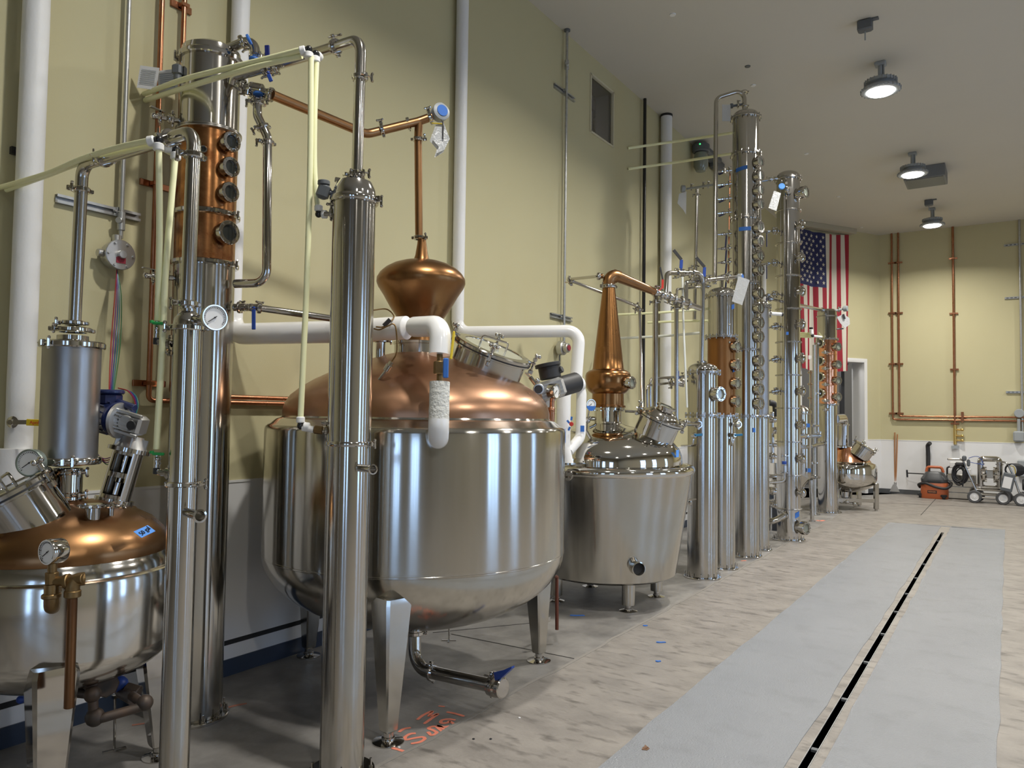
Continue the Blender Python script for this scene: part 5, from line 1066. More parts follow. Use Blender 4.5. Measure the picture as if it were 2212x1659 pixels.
# standing vapour pipe with sensor left of the arch pipe
D9 = D5+.35
pipe('vapour_pipe', 'free-standing thin steel pipe with a tee at its top, left of the tallest column', 'pipe', [AT(1506, 404, D9), AT(1500, 690, D9)], .0225, ST, 0, (0.06, 0.6, 0.9), cside=-RH)
T = thing('temperature_sender', 'sensor head and hanging tag bag on the tee of the thin free-standing pipe', 'sensor', AT(1480, 407, D9)); g = G(); g.rod(AT(1484, 408, D9), AT(1543, 399, D5), .014, 12); g.cyl(AT(1480, 408, D9), -RH, .045, .05, 18); part('head', g, GRY, T)
for x in (1493, 1519, 1530): clamp(T, AT(x, 407-(x-1484)*.15, D9-.2*(x-1484)/59), RH, .016, UP)
g = G(); g.prism([(-.04, .10), (.05, .13), (.045, -.16), (.01, -.1), (-.06, -.02)], AT(1474, 436, D9-.03), RH, UP, .004); part('tag_bag', g, BAG, T)
# pipework above the first two columns of the row
pipe('vapour_pipe', 'steel pipe looping up from the first domed column with a blue-handled valve at its crest', 'pipe', [P_(1515, 786, b3), AT(1519, 589, D3), AT(1440, 590, 7.25), AT(1437, 640, 7.1)], .0235, ST, .10, (0.02, 1.3, 1.72), cside=-UP)
def handled(label, c, h0, h1, e1):
    T = thing('ball_valve', label, 'valve', c, 'blue-handled valves with black extensions'); g = G(); g.ball(c, .042, 16); g.cyl(Vector(c)-RH*.07, RH, .028, .14, 18); part('body', g, SP, T); clamp(T, Vector(c)-RH*.07, RH, .026, -UP); clamp(T, Vector(c)+RH*.07, RH, .026, UP)
    g = G(); g.rod(c, h0, .008, 8); g.bar(h0, h1, .032, .012, side=RH, bev=.003); part('handle', g, BLU, T); g = G(); g.bar(h1, e1, .028, .012, side=UP); part('handle_extension', g, BLK, T)
handled('valve at the crest of the loop above the first domed column', AT(1474, 590, 7.45), AT(1471, 580, 7.42), AT(1472, 561, 7.42), AT(1455, 540, 7.42))
handled('valve right of the loop, in front of the tall pipes', AT(1508, 607, 7.7), AT(1521, 598, 7.66), AT(1522, 577, 7.66), AT(1504, 556, 7.66))
T = thing('vapour_pipe', 'steel pipe from the valve train to the crown of the copper-bodied column', 'pipe', AT(1482, 650, 7.3)); g = G(); g.tube([AT(1482, 655, 7.25), AT(1482, 610, 7.4), AT(1508, 607, 7.7), AT(1593, 598, D4-.05)], .021, 16, .06); g.rod(P_(1558, 624, b4), P_(1559, 601, b4), .022, 16); part('tube', g, SP, T)
for x in (1532, 1546, 1570): clamp(T, AT(x, 607-(x-1508)*.1, 7.7+(D4-7.75)*(x-1508)/85), RH, .021, UP if x != 1546 else -UP)
pipe('cleaning_pipe', 'thin pipe running right from the valve train under the two blue-handled valves', 'pipe', [AT(1462, 645, 7.2), AT(1462, 625, 7.25), AT(1534, 618, D4)], .0125, SP, .05, (1.9,))
T = thing('temperature_sender', 'sensor head with blue tape and tag bag above the copper-bodied column', 'sensor', P_(1597, 600, b4)); g = G(); g.cyl(P_(1594, 600, b4, -.05), dirv(55), .042, .05, 20); g.rod(P_(1590, 600, b4, -.04), P_(1600, 598, b4, -.05), .015, 10); part('head', g, GRY, T); g = G(); g.cyl(P_(1594, 600, b4, -.05)+dirv(55)*.05, dirv(55), .036, .004, 16); part('tape', g, TAPE, T)
g = G(); g.prism([(-.09, -.13), (.02, -.17), (.10, .10), (-.02, .14)], P_(1599, 625, b4, -.2), RH, UP, .004); part('tag_bag', g, BAG, T)
hose('white hose hanging from the crest valve down behind the first domed column', [AT(1474, 598, 7.4), AT(1476, 690, 7.4), AT(1480, 790, 7.4), AT(1484, 880, 7.45)], .011, HOSEW)
pipe('water_pipe', 'thin bent steel pipe left of the first domed column, upper one', 'pipe', [AT(1405, 892, 7.1), AT(1404, 818, 7.1), AT(1484, 813, D3-.05)], .0125, SP, .05, (1.95,))
pipe('water_pipe', 'thin bent steel pipe left of the first domed column, lower one with small valve', 'pipe', [AT(1398, 895, 7.0), AT(1397, 833, 7.0), AT(1484, 823, D3-.05)], .0125, SP, .05, (1.6, 1.9))
T = thing('ball_valve', 'valve with upright dark blue handle left of the first domed column', 'valve', AT(1463, 826, 7.3)); g = G(); g.ball(AT(1463, 826, 7.25), .034, 14); g.cyl(AT(1451, 828, 7.25), RH, .024, .1, 14); part('body', g, SP, T); lever(T, AT(1464, 820, 7.2), AT(1464, 801, 7.2), BLU, .026, .01, side=RH); clamp(T, AT(1450, 828, 7.25), RH, .024, -UP); clamp(T, AT(1475, 824, 7.3), RH, .024, -UP)
for i, (bx, px, lab) in enumerate(((b3, 1512, 'low steel elbow port and blue valve on the first domed column'), (b4, 1598, 'low steel elbow port and blue valve beside the copper-bodied column'))):
    Dx = dist(bx)-.16; T = thing('port_valve', lab, 'valve', AT(px-10, 930, Dx), 'valves low on the row of columns'); g = G(); g.tube([AT(px-32, 916, Dx+.15), AT(px-8, 916, Dx), AT(px-6, 916, Dx+.1)], .021, 14, .04); g.ball(AT(px-6, 917, Dx), .036, 14); part('elbow', g, SP, T); clamp(T, AT(px-3, 917, Dx), dirv(20), .03, UP, w=.02)
    g = G(); g.ball(AT(px-12, 940, Dx), .026, 12); g.cyl(AT(px-16, 940, Dx), dirv(20), .022, .05, 12); g.tube([AT(px-14, 948, Dx), AT(px-16, 962, Dx), AT(px-40, 963, Dx+.2)], .010, 10, .03); part('valve', g, SP, T); lever(T, AT(px-10, 940, Dx-.05), AT(px+5 if i == 0 else px+6, 939, Dx-.05), mat('handle_teal_%s' % 'ab'[i], (.02, .14, .28), .4), .024, .014, side=UP)
# details below the big still
T = thing('drain_rod', 'rusty brown copper tube hanging between the big tank and the cone-hatted still', 'pipe', AT(1203, 1360, 5.35)); g = G(); g.tube([AT(1203, 1245, 5.35), AT(1203, 1360, 5.35)], .0125, 12); g.tube([AT(1203, 1247, 5.35), AT(1195, 1243, 5.3)], .0125, 10); part('tube', g, mat('copper_tube_dark', (.16, .06, .04), .5, .8), T)
T = thing('valve_lever', 'upright valve lever with blue ball knob beside the right leg of the big tank', 'valve', AT(1183, 1340, 5.2)); g = G(); g.rod(AT(1183, 1330, 5.2), AT(1183, 1292, 5.2), .006, 8); g.cyl(AT(1183, 1342, 5.2), UP, .02, .035, 14); g.rod(AT(1183, 1338, 5.2), AT(1170, 1336, 5.2), .012, 10); part('rod', g, SP, T); g = G(); g.ball(AT(1183, 1288, 5.2), .018, 14); part('knob', g, BLU, T)
T = thing('small_support', 'thin adjustable foot under the back of the big tank', 'support', FL(970, 1385)); fp = FL(970, 1384); g = G(); g.rod(fp+UP*.004, AT(970, 1352, dist(fp)), .006, 8); g.bar(fp-RH*.05+UP*.004, fp+RH*.05+UP*.004, .012, .006); g.bar(fp-FH*.05+UP*.004, fp+FH*.05+UP*.004, .012, .006); part('foot', g, SP, T)
# ================================================================== FAR GROUP
b8 = FL(1789, 1110)+FH*.22; b8 = V(*(b8-RH*0)); D8 = dist(b8)
b8 = AT(1788, 1100, D8); b8.z = 0
c8 = simple_column('distillation_column', 'small bright copper column with steel head in front of the flag', b8, .160, 668, 684, [(None, 874, SP, 'steel_section'), (874, 833, CUB, 'copper_section'), (833, 799, CUB, 'copper_section'), (799, 766, CUB, 'copper_section'), (766, 734, CUB, 'copper_section'), (734, 684, SP, 'condenser_section')], (734, 874), (), base_w=.07, dome=False)
flange(c8, b8, zof(b8, 684), .16, .02, .015); g = G(); z = zof(b8, 684); zt = zof(b8, 669); g.lathe([(.16, z), (.16, z+(zt-z)*.7), (.13, zt), (0, zt+.01)], b8, UP, 40); part('end_cap', g, SP, c8)
for y in (766, 799, 833): flange(c8, b8, zof(b8, y), .158, .012, .006, m=CUB)
for y in (751, 789, 823, 858):
    sight(c8, V(b8.x, b8.y, zof(b8, y))+dirv(26)*.15, dirv(26), .075, .10, 8, GLG); sight(c8, V(b8.x, b8.y, zof(b8, y-8))+dirv(-56)*.15, dirv(-56), .085, .07, 8, GLD)
for y in (764, 798, 832, 866, 885):
    g = G(); n = dirv(-25); c = V(b8.x, b8.y, zof(b8, y))+n*.16; g.cyl(c, n, .03, .09, 12); g.ball(c+n*.11-RH*.03, .035, 10); g.rod(c+n*.1-RH*.08, c+n*.1+RH*.05, .014, 8); part('side_valve', g, SP, c8)
pipe('link_pipe', 'steel pipe from the mirror column to the head of the small copper column', 'pipe', [P_(1722, 659, b7, .1), AT(1778, 670, D8-.1)], .028, SP, 0, (0.95,))
T = thing('temperature_sender', 'sensor arm and crumpled tag bag in front of the flag', 'sensor', AT(1826, 667, D8)); g = G(); g.rod(AT(1803, 671, D8), AT(1824, 667, D8), .018, 12); g.cyl(AT(1822, 667, D8), dirv(50), .05, .07, 18); part('head', g, GRY, T); clamp(T, AT(1812, 669, D8), RH, .02, UP, w=.03)
g = G(); g.prism([(-.12, .06), (0, .12), (.10, .05), (.11, -.06), (.02, -.13), (-.06, -.04)], AT(1822, 693, D8-.05), RH, UP, .01); b_ = part('tag_bag', g, BAG, T); g = G(); g.box(AT(1823, 684, D8-.08), (.035, .01, .09), (RH*.95+UP*.3, FH, UP*.95-RH*.3)); part('tag_clip', g, BLK, b_)
g = G(); g.rod(AT(1804, 711, D8), AT(1820, 710, D8), .012, 8); g.box(AT(1819, 710, D8), (.05, .02, .02)); part('lower_probe', g, GRYD, T)
for i, y in enumerate((720, 724, 728)): hose(['top', 'middle', 'bottom'][i]+' of three short yellow hoses between the mirror column and the small copper column', [AT(1690, y-4, 13.6), AT(1722, y-1, 12.9), AT(1754, y, D8-.5)], .017, None)
T = thing('hose_elbow', 'black and white angled fittings at the end of the three short hoses', 'hose fitting', AT(1755, 724, D8-.5)); g = G(); g.rod(AT(1752, 712, D8-.5), AT(1753, 722, D8-.5), .035, 12); g.tube([AT(1753, 722, D8-.5), AT(1757, 726, D8-.5), AT(1774, 728, D8-.3)], .022, 10, .03); part('fitting', g, WPL, T); g = G(); g.cyl(AT(1752, 711, D8-.5), UP, .03, .03, 10); g.ball(AT(1755, 725, D8-.5), .03, 10); part('elbow', g, BLK, T)
def vert(name, label, px, yt, yb, D, r, m, fs=(), cat='pipe'):
    b = AT(px, yb, D); T = thing(name, label, cat, (b.x, b.y, b.z)); zt = zof(b, yt); g = G(); g.tube([V(b.x, b.y, b.z), V(b.x, b.y, zt)], r, 16); part('tube', g, m, T)
    for y in fs: clamp(T, V(b.x, b.y, zof(b, y)), UP, r, -RH, w=.03)
    return T, b
fp = FL(1760, 1112); T, b = vert('support_post', 'grey steel post standing on a small foot left of the small copper column', 1760, 745, 1111, dist(fp), .028, GAL, (1000,), 'post'); g = G(); g.cyl(V(b.x, b.y, 0), UP, .09, .014, 20); part('foot_plate', g, SP, T)
vert('vapour_pipe', 'polished upright pipe close to the small copper column', 1767, 730, 941, D8-.35, .024, SP, (742, 850, 935))
vert('vapour_pipe', 'thin upright pipe with small valves behind the support post', 1751, 800, 960, D8+.3, .02, SP, (805, 830, 860, 884, 905))
pipe('product_pipe', 'polished horizontal pipe right of the mirror column, upper one', 'pipe', [P_(1722, 944, b7, .2), AT(1770, 941, D8-.3), AT(1771, 932, D8-.3)], .030, SP, .05, (0.35, 0.95))
pipe('product_pipe', 'polished curved pipe right of the mirror column, lower one', 'pipe', [P_(1722, 966, b7, .2), AT(1750, 965, D8-.6), AT(1782, 957, D8-.15)], .032, SP, .3, (1.9,))
pipe('product_pipe', 'small pipe joining the collecting tank to the support post', 'pipe', [AT(1748, 919, 11.9), AT(1768, 920, 12.3)], .016, SP, 0, (0.4,)); pipe('product_pipe', 'short pipe at the foot of the collecting tank', 'pipe', [AT(1748, 1030, 11.9), AT(1770, 1031, 12.3)], .020, SP, 0, (0.5,))
# collecting tank behind the mirror column
b9 = AT(1727, 1104, 12.0); b9.z = 0
T = thing('collecting_tank', 'slim steel tank with cone bottom on legs behind the mirror column', 'tank', b9); Z = lambda y: zof(b9, y)
g = G(); g.lathe([(.06, Z(1062)), (.08, Z(1048)), (.175, Z(1030)), (.178, Z(1020)), (.178, Z(895)), (.19, Z(893)), (.19, Z(889)), (.15, Z(882)), (.06, Z(876)), (0, Z(875))], b9, UP, 40); part('vessel', g, ST, T)
for az in (-60, 60, 180): d = dirv(az); g = G(); g.tube([b9+d*.17+UP*Z(1036), b9+d*.19+UP*.01], .03, 14); lg = part('leg', g, SP, T); g = G(); g.cyl(b9+d*.19, UP, .05, .014, 16); part('foot', g, SP, lg)
for x, y in ((1746, 919), (1748, 1016)): g = G(); g.box(AT(x, y, dist(b9)-.20), (.05, .003, .06), (RH, FH, UP)); part('tape_strip', g, TAPE, T)
# pipe cluster between the narrow column and the mirror column
T = thing('pump_skid', 'low skid of polished pipes between the narrow domed column and the mirror column', 'pump', AT(1676, 1150, 10.6))
g = G()
for y, D in ((905, 10.8), (960, 10.9), (985, 10.8), (1028, 10.6), (1055, 10.7), (1085, 10.6)): g.rod(AT(1655, y, D), AT(1684, y+2, D), .028, 12)
for x, y0, y1 in ((1668, 890, 1000), (1676, 1000, 1100), (1664, 1080, 1155), (1680, 1095, 1150)): g.rod(AT(x, y0, 10.9), AT(x, y1, 10.9), .03, 12)
part('pipework', g, SP, T)
for x, y in ((1668, 906), (1675, 930), (1666, 985), (1676, 1040), (1668, 1062), (1674, 1090)): g = G(); g.ball(AT(x, y, 10.6), .05, 12); g.cyl(AT(x, y, 10.6)-RH*.05, RH, .045, .1, 14); part('valve', g, SP, T)
g = G(); g.box(AT(1672, 1125, 11.0), (.3, .25, .5), (RH, FH, UP), bev=.02); g.tube([AT(1662, 870, 11.2), AT(1675, 872, 11.2), AT(1676, 900, 11.2)], .045, 12, .06); part('pump_body', g, BLK, T)
# small copper pot at the far end
b10 = AT(1831, 1090, 13.75); b10.z = 0; Z = lambda y: zof(b10, y); T = thing('pot_still', 'small far still with shiny copper cone and round mirror pot on a square frame', 'still', b10); k = dist(b10)/FPX
g = G(); R = 58*k; pr = [(0, Z(1063))]+[(R*math.sin(PI/2*j/10), Z(1030)-(Z(1030)-Z(1063))*math.cos(PI/2*j/10)) for j in range(1, 11)]+[(R, Z(1012)), (R*.985, Z(1006)), (R*.95, Z(1001)), (R*.82, Z(998)), (R*.8, Z(996))]
g.lathe(pr, b10, UP, 56); part('pot', g, SM, T)
g = G(); g.lathe([(R*.81, Z(997)), (R*.74, Z(991)), (R*.56, Z(978)), (R*.40, Z(969)), (R*.33, Z(966))], b10, UP, 48); part('cone', g, CUB, T)
g = G(); g.lathe([(.15, Z(967)), (.15, Z(964)), (.10, Z(963)), (.085, Z(962))], V(b10.x, b10.y, 0)-RH*.08, UP, 30); g.tube([AT(1822, 963, dist(b10)), AT(1822, 903, dist(b10)), AT(1803, 905, D8)], .085, 24, .14); part('neck_pipe', g, SP, T); clamp(T, AT(1822, 918, dist(b10)), UP, .085, RH, w=.03)
manhole(T, AT(1868, 967, dist(b10)-.25), (RH*.48+UP*.82-FH*.25), .19, .12, 5, 0, False, GLC, SP, phase=.4, body=SP)
for y in (1018, 1030): sight(T, P_(1861, y, b10, -.40), (P_(1861, y, b10, -.40)-V(b10.x, b10.y, Z(y))).normalized(), .042, .03, 6, GLG)
for sx in (-1, 1):
    for sy in (-1, 1):
        q = b10+RH*(sx*.36)+FH*(sy*.33); g = G(); g.box(V(q.x, q.y, (Z(1040)+.03)/2), (.07, .07, Z(1040)-.03), (RH, FH, UP), bev=.004); g.cyl(V(q.x, q.y, 0), UP, .025, .03, 12); part('leg', g, ST, T)
g = G(); g.box(b10+UP*.18-FH*.33, (.72, .05, .06), (RH, FH, UP)); g.box(b10+UP*.18+FH*.33, (.72, .05, .06), (RH, FH, UP)); part('frame_rail', g, ST, T)
g = G(); g.tube([AT(1812, 1060, 13.6), AT(1813, 1085, 13.5), AT(1850, 1088, 13.4)], .022, 12, .05); g.tube([AT(1838, 1062, 13.6), AT(1838, 1082, 13.5), AT(1822, 1084, 13.4)], .022, 12, .05); g.cyl(AT(1826, 1066, 13.6)-UP*.08, UP, .07, .12, 16); g.ball(AT(1846, 1088, 13.4), .04, 10); g.ball(AT(1830, 1084, 13.4), .04, 10); part('drain_pipes', g, SP, T)
# ------------------------------------------------------------------ far wall pipes
yw = YF-.045
def on(px, py): return onY(px, py, yw)
def crun(label, pts, r=.020, brs=(), m=None, bend=.04, z1=HC):
    lo = min(pts, key=lambda p: p.z); T = thing('copper_pipe', label, 'pipe', lo, 'copper water lines on the far wall'); g = G(); g.tube(pts, r, 12, bend); part('tube', g, m or CUP, T)
    for p in brs: g = G(); g.box(p+YV*.02, (.16, .02, .035)); g.box(p, (.06, .07, .03)); part('bracket', g, CUP, T)
    return T
def vx(px, py): p = on(px, py); return p
a = on(1928, 760); bq = on(1942, 760); cq = on(2061, 760); z1_ = on(1929, 906).z; z2_ = on(1943, 899).z
crun('leftmost copper pipe on the far wall, turning right above the white panels', [V(a.x, yw, HC), V(a.x, yw, z1_), V(3.2, yw, z1_)], brs=[V(a.x, yw, zof(a, y)) for y in (568, 676, 786, 893)])
crun('second copper pipe on the far wall, turning right just above the first', [V(bq.x, yw, HC), V(bq.x, yw, z2_), V(3.2, yw, z2_)], brs=[V(bq.x, yw, zof(bq, y)) for y in (567, 676, 786, 893)])
T = crun('single copper drop on the far wall ending in brass taps', [V(cq.x, yw, HC), V(cq.x, yw, zof(cq, 920))], .024, [V(cq.x, yw, zof(cq, y)) for y in (558, 677, 798, 915)])
g = G(); g.tube([V(cq.x, yw, zof(cq, 918)), V(cq.x, yw, zof(cq, 960))], .03, 12); 
for y in (928, 941, 951): g.rod(V(cq.x, yw-.01, zof(cq, y)), V(cq.x+.16, yw-.04, zof(cq, y+1)), .018, 10); g.ball(V(cq.x+.13, yw-.03, zof(cq, y)), .03, 10)
part('taps', g, BRY, T, 'brass taps'); g = G(); g.box(V(cq.x, yw-.02, zof(cq, 966)), (.14, .05, .06)); part('end_block', g, GRY, T)
p = on(2079, 900); g = G(); g.box((p.x, yw, zof(p, 901)), (.05, .06, .22)); g.box((p.x, yw+.02, zof(p, 901)), (.14, .02, .06)); o = single('pipe_bracket', 'copper-coloured bracket holding the paired copper pipes on the far wall', 'bracket', g, CUP)
cd = onY(2205, 700, YF-.04); T = thing('electrical_conduit', 'grey conduit down the far wall at the right picture edge ending in a box', 'conduit', (cd.x, cd.y, zof(cd, 940))); g = G(); g.tube([V(cd.x, cd.y, HC), V(cd.x, cd.y, zof(cd, 938))], .022, 12); part('tube', g, GAL, T)
g = G(); g.cyl(V(cd.x-.05, cd.y, zof(cd, 893)), -YV, .09, .08, 18); g.box((cd.x-.06, cd.y-.04, zof(cd, 943)), (.20, .12, .22), bev=.03); g.rod(V(cd.x-.06, cd.y-.04, zof(cd, 905)), V(cd.x-.06, cd.y-.04, zof(cd, 932)), .03, 10); part('wall_box', g, GRY, T)
for i, y in enumerate((527, 642, 847)): z = zof(cd, y); S_ = thing('strut_channel', ['highest', 'middle', 'lowest'][i]+' short strut on the far wall at the right picture edge', 'strut channel', (cd.x-.12, YF-.02, z), 'struts holding the far conduit'); g = G(); g.box((cd.x-.10, YF-.015, z), (.34, .03, .045)); part('channel', g, GAL, S_); [part('slot', G().box((cd.x-.22+.07*q, YF-.0325, z), (.04, .005, .018)), GRYD, S_) for q in range(5)]
# ------------------------------------------------------------------ squeegee broom
fb = FL(1935, 1066); T = thing('floor_squeegee', 'wide black floor squeegee leaning on the far wall with two wooden handles', 'broom', fb); Yb = fb.y
def fy(px, py, y=None): return onY(px, py, y if y is not None else Yb)
g = G(); g.bar(fy(1904, 1064), fy(1963, 1068), .07, .05, side=UP); part('blade', g, BLK, T)
g = G(); g.prism([(-.10, 0), (.10, 0), (.03, .16), (-.03, .16)], fy(1933, 1062)-YV*.02, XV, UP, .02); g.cyl(fy(1934, 1049), UP, .035, .08, 12); part('bracket', g, ALU, T)
g = G(); g.rod(fy(1933, 1052), fy(1933, 934, YF-.05), .014, 12); part('handle', g, WOOD, T); T2 = thing('broom_handle', 'loose wooden handle leaning right beside the squeegee handle', 'broom', fy(1934, 1052)); g = G(); g.rod(fy(1935, 1051), fy(1938.5, 938, YF-.05), .014, 12); part('shaft', g, WOOD, T2)
# ------------------------------------------------------------------ shop vacuum
fv = FL(2019, 1078); Yv = fv.y+.25; cv = V(onY(2019, 1060, Yv).x, Yv, 0)
T = thing('shop_vacuum', 'orange and black shop vacuum with hose standing near the far wall', 'vacuum cleaner', cv); zz = lambda y: zof(cv, y); k = dist(cv)/FPX
def ring(c, a, b, e=4, n=32): return [V(c.x+a*abs(math.cos(t))**(2/e)*(1 if math.cos(t) > 0 else -1), c.y+b*abs(math.sin(t))**(2/e)*(1 if math.sin(t) > 0 else -1), c.z) for t in [2*PI*q/n for q in range(n)]]
def loft(g, rows):
    n = len(rows[0]); vs = sum(rows, []); fs = [list(range(n-1, -1, -1)), list(range((len(rows)-1)*n, len(rows)*n))]
    for i in range(len(rows)-1): fs += [[i*n+q, i*n+(q+1) % n, (i+1)*n+(q+1) % n, (i+1)*n+q] for q in range(n)]
    g.add(vs, fs); return g
at = lambda y, dx=0: V(cv.x+dx, cv.y, zz(y))
g = loft(G(), [ring(at(1078), .24, .20), ring(at(1076), .25, .21), ring(at(1060), .255, .22), ring(at(1043), .25, .21), ring(at(1041), .245, .20)]); part('drum', g, ORG, T, 'orange drum')
g = loft(G(), [ring(at(1043), .20, .20), ring(at(1040), .245, .22), ring(at(1034), .25, .22), ring(at(1026), .20, .18), ring(at(1021), .17, .16), ring(at(1019), .15, .14)]); part('lid', g, mat('vacuum_lid', (.045, .047, .05), .4), T, 'dark lid')
g = G(); g.tube([at(1020, -.15), at(1009, -.13), at(1009, .13), at(1020, .16)], .028, 12, .05); part('handle', g, ORG, T, 'orange carry handle')
g = G(); g.tube(smooth([at(1036, .2)-YV*.05, at(1044, .30)-YV*.1, at(1052, .22)-YV*.25, at(1050, .05)-YV*.27, at(1043, -.15)-YV*.25, at(1047, -.28)-YV*.12, at(1054, -.27)]), .028, 12); part('hose', g, BLK, T)
for dx, dy in ((-.25, -.12), (.18, -.2), (.24, .16), (-.22, .16)): g = G(); g.cyl(V(cv.x+dx-.03, cv.y+dy, .035), XV, .035, .06, 14); g.box(V(cv.x+dx, cv.y+dy, .07), (.12, .09, .05), bev=.015); part('caster', g, BLK, T)
c = V(cv.x-.03, cv.y-.222, zz(1061)); g = G(); g.box(c, (.17, .006, .06), bev=.002); bd = part('badge', g, BLK, T, 'black badge'); text('RIDGID', c-YV*.006, XV, UP, .042, mat('lettering_orange', (.8, .3, .12), .5), bd, 'lettering')
g = G(); g.tube([V(fy(2005, 1040, YF-.12).x, YF-.16, .1), fy(2005, 985, YF-.08), fy(2004, 962, YF-.08), fy(2009, 957, YF-.14)], .042, 14, .04); single('vacuum_wand', 'tall black plastic wand standing against the white panels behind the shop vacuum', 'vacuum wand', g, BLK)
g = G(); g.tube([fy(2050, 1062, YF-.25), fy(2049, 1012, YF-.2), fy(2054, 1010, YF-.22)], .045, 12, .02); o = single('vacuum_wand', 'short black nozzle standing between the vacuum and the pump carts', 'vacuum wand', g, BLK)
T = thing('hanging_tool', 'thin black T-shaped tool held out to the left of the vacuum', 'tool', fy(1960, 1030, YF-.2)); g = G(); g.rod(fy(1960, 1022, YF-.2), fy(2000, 1024, YF-.3), .012, 8); g.rod(fy(1959, 1015, YF-.2), fy(1960, 1031, YF-.2), .018, 8); part('bar', g, BLK, T)
# ------------------------------------------------------------------ stainless sink cabinet and pump carts
T = thing('stainless_cabinet', 'low stainless cabinet with grey boxes on it behind the pump carts', 'cabinet', fy(2075, 1072, YF-.4)); c = fy(2078, 1050, YF-.30); g = G(); g.box(V(c.x, YF-.28, .26), (.52, .40, .5), bev=.01); part('body', g, ST, T); g = G()
for z in (.14, .26, .38): g.box(V(c.x, YF-.485, z), (.50, .01, .012))
part('drawer_gap', g, GRYD, T); 
for z, w in ((.57, .40), (.70, .34)): g = G(); g.box(V(c.x-.04, YF-.28, z), (w, .3, .12), bev=.01); single('storage_box', 'pale plastic box stacked on the low stainless cabinet, %s one' % ('lower' if z < .6 else 'upper'), 'box', g, PAPER)
def wheel(parent, c, r, w=.06, hub=None):
    g = G(); c = Vector(c); g.lathe([(r*.62, -w/2), (r*.9, -w/2), (r, -w*.25), (r, w*.25), (r*.9, w/2), (r*.62, w/2)], c, YV, 32); o = part('wheel', g, mat('tyre_rubber', (.07, .07, .072), .6) if 'tyre_rubber' not in bpy.data.materials else bpy.data.materials['tyre_rubber'], parent)
    g = G(); g.lathe([(0, -w*.42), (r*.15, -w*.5), (r*.18, -w*.3), (r*.55, -w*.2), (r*.64, -w*.4), (r*.64, w*.4), (0, w*.3)], c, YV, 28); part('hub', g, PAPER, o, 'pale grey hub'); return o
fc = FL(2105, 1087); Yc = fc.y+.05; kk = fc.y
def cp(px, py, dy=0): return onY(px, py, Yc+dy)
T = thing('pump_cart', 'wheeled cart carrying a steel diaphragm pump and a coil of black hose', 'pump', V(cp(2135, 1085).x, Yc+.2, 0))
r = .125
for px, dy in ((2105, 0), (2167, 0), (2112, .40), (2172, .40)): c = cp(px, 1074, dy); wheel(T, V(c.x, Yc+dy, r), r)
g = G(); x0, x1 = cp(2105, 1070).x, cp(2168, 1070).x
for dy in (.07, .33): g.tube([V(x0-.02, Yc+dy, .17), V(x1+.03, Yc+dy, .17)], .018, 12); g.tube([V(x0+.03, Yc+dy, .26), V(x1, Yc+dy, .26)], .018, 12)
g.box(V((x0+x1)/2, Yc+.2, .11), (x1-x0, .26, .03)); 
for dy in (.07, .33): g.tube([cp(2110, 1062, dy), cp(2086, 1010, dy), cp(2080, 992, dy), cp(2048, 992, dy)], .018, 12, .08)
g.rod(cp(2048, 992, .07), cp(2048, 992, .33), .018, 12); part('frame', g, SP, T)
g = G()
for dx in (-.16, .16):
    xx = (x0+x1)/2+.02+dx; g.cyl(V(xx, Yc+.2, .32), UP, .055, .50, 20); g.lathe([(0, -.06), (.10, -.05), (.15, -.02), (.15, .02), (.10, .05), (0, .06)], V(xx*1.0-dx*.35, Yc+.2, .56), XV, 28)
    for q in range(8): t = q*PI/4; g.cyl(V(xx-dx*.35-.05, Yc+.2+.14*math.cos(t), .56+.14*math.sin(t)), XV, .012, .1, 8)
    g.cyl(V(xx, Yc+.2, .76), UP, .075, .02, 20); g.cyl(V(xx, Yc+.2, .34), UP, .075, .02, 20)
g.tube([V((x0+x1)/2-.14, Yc+.2, .80), V((x0+x1)/2-.14, Yc+.2, .87), V((x0+x1)/2+.18, Yc+.2, .87), V((x0+x1)/2+.18, Yc+.2, .80)], .055, 18, .07); g.tube([V((x0+x1)/2-.14, Yc+.2, .30), V((x0+x1)/2+.18, Yc+.2, .30)], .045, 16)
g.box(V((x0+x1)/2+.02, Yc+.2, .57), (.12, .12, .16), bev=.01); part('diaphragm_pump', g, SP, T)
g = G(); c = cp(2073, 1020, .05)
for q in range(11):
    a = .10+.012*math.sin(q*2.1); h_ = .17+.03*math.sin(q*1.3); g.tube([V(c.x+a*math.cos(t)+(q-5)*.006, c.y-.02+q*.012, c.z-.02+h_*math.sin(t)-.03*(q % 3)) for t in [2*PI*s/20 for s in range(21)]], .011, 8)
g.box(V(c.x, c.y+.03, c.z+.16), (.16, .14, .07), bev=.02); g.rod(V(c.x+.06, c.y, c.z), V(c.x+.05, c.y, c.z-.28), .014, 8); single('hose_coil', 'coil of black hose hung on the bar of the left pump cart', 'hose', g, BLK)
g = G(); g.tube(smooth([cp(2092, 990), cp(2105, 986), cp(2116, 988), cp(2124, 1000)]), .006, 8); g.tube(smooth([cp(2093, 998), cp(2108, 1001), cp(2126, 1004)]), .006, 8); part('air_line', g, BLU, T, 'blue air line')
g = G(); g.box(cp(2083, 990), (.08, .06, .10), bev=.02); g.box(cp(2092, 1000), (.06, .05, .14), bev=.02); part('regulator', g, GRYD, T)
T = thing('pump_cart', 'second wheeled cart with grey control box at the right picture edge', 'pump', V(cp(2206, 1088).x, Yc, 0))
for px, dy in ((2206, -.06), (2212, .34)): c = cp(px, 1076, dy); wheel(T, V(c.x, Yc+dy, r), r)
for px, dy in ((2260, -.06), (2262, .34)): c = cp(px, 1076, dy); wheel(T, V(c.x, Yc+dy, r), r)
g = G(); xa = cp(2206, 1070).x; xb = xa+.52
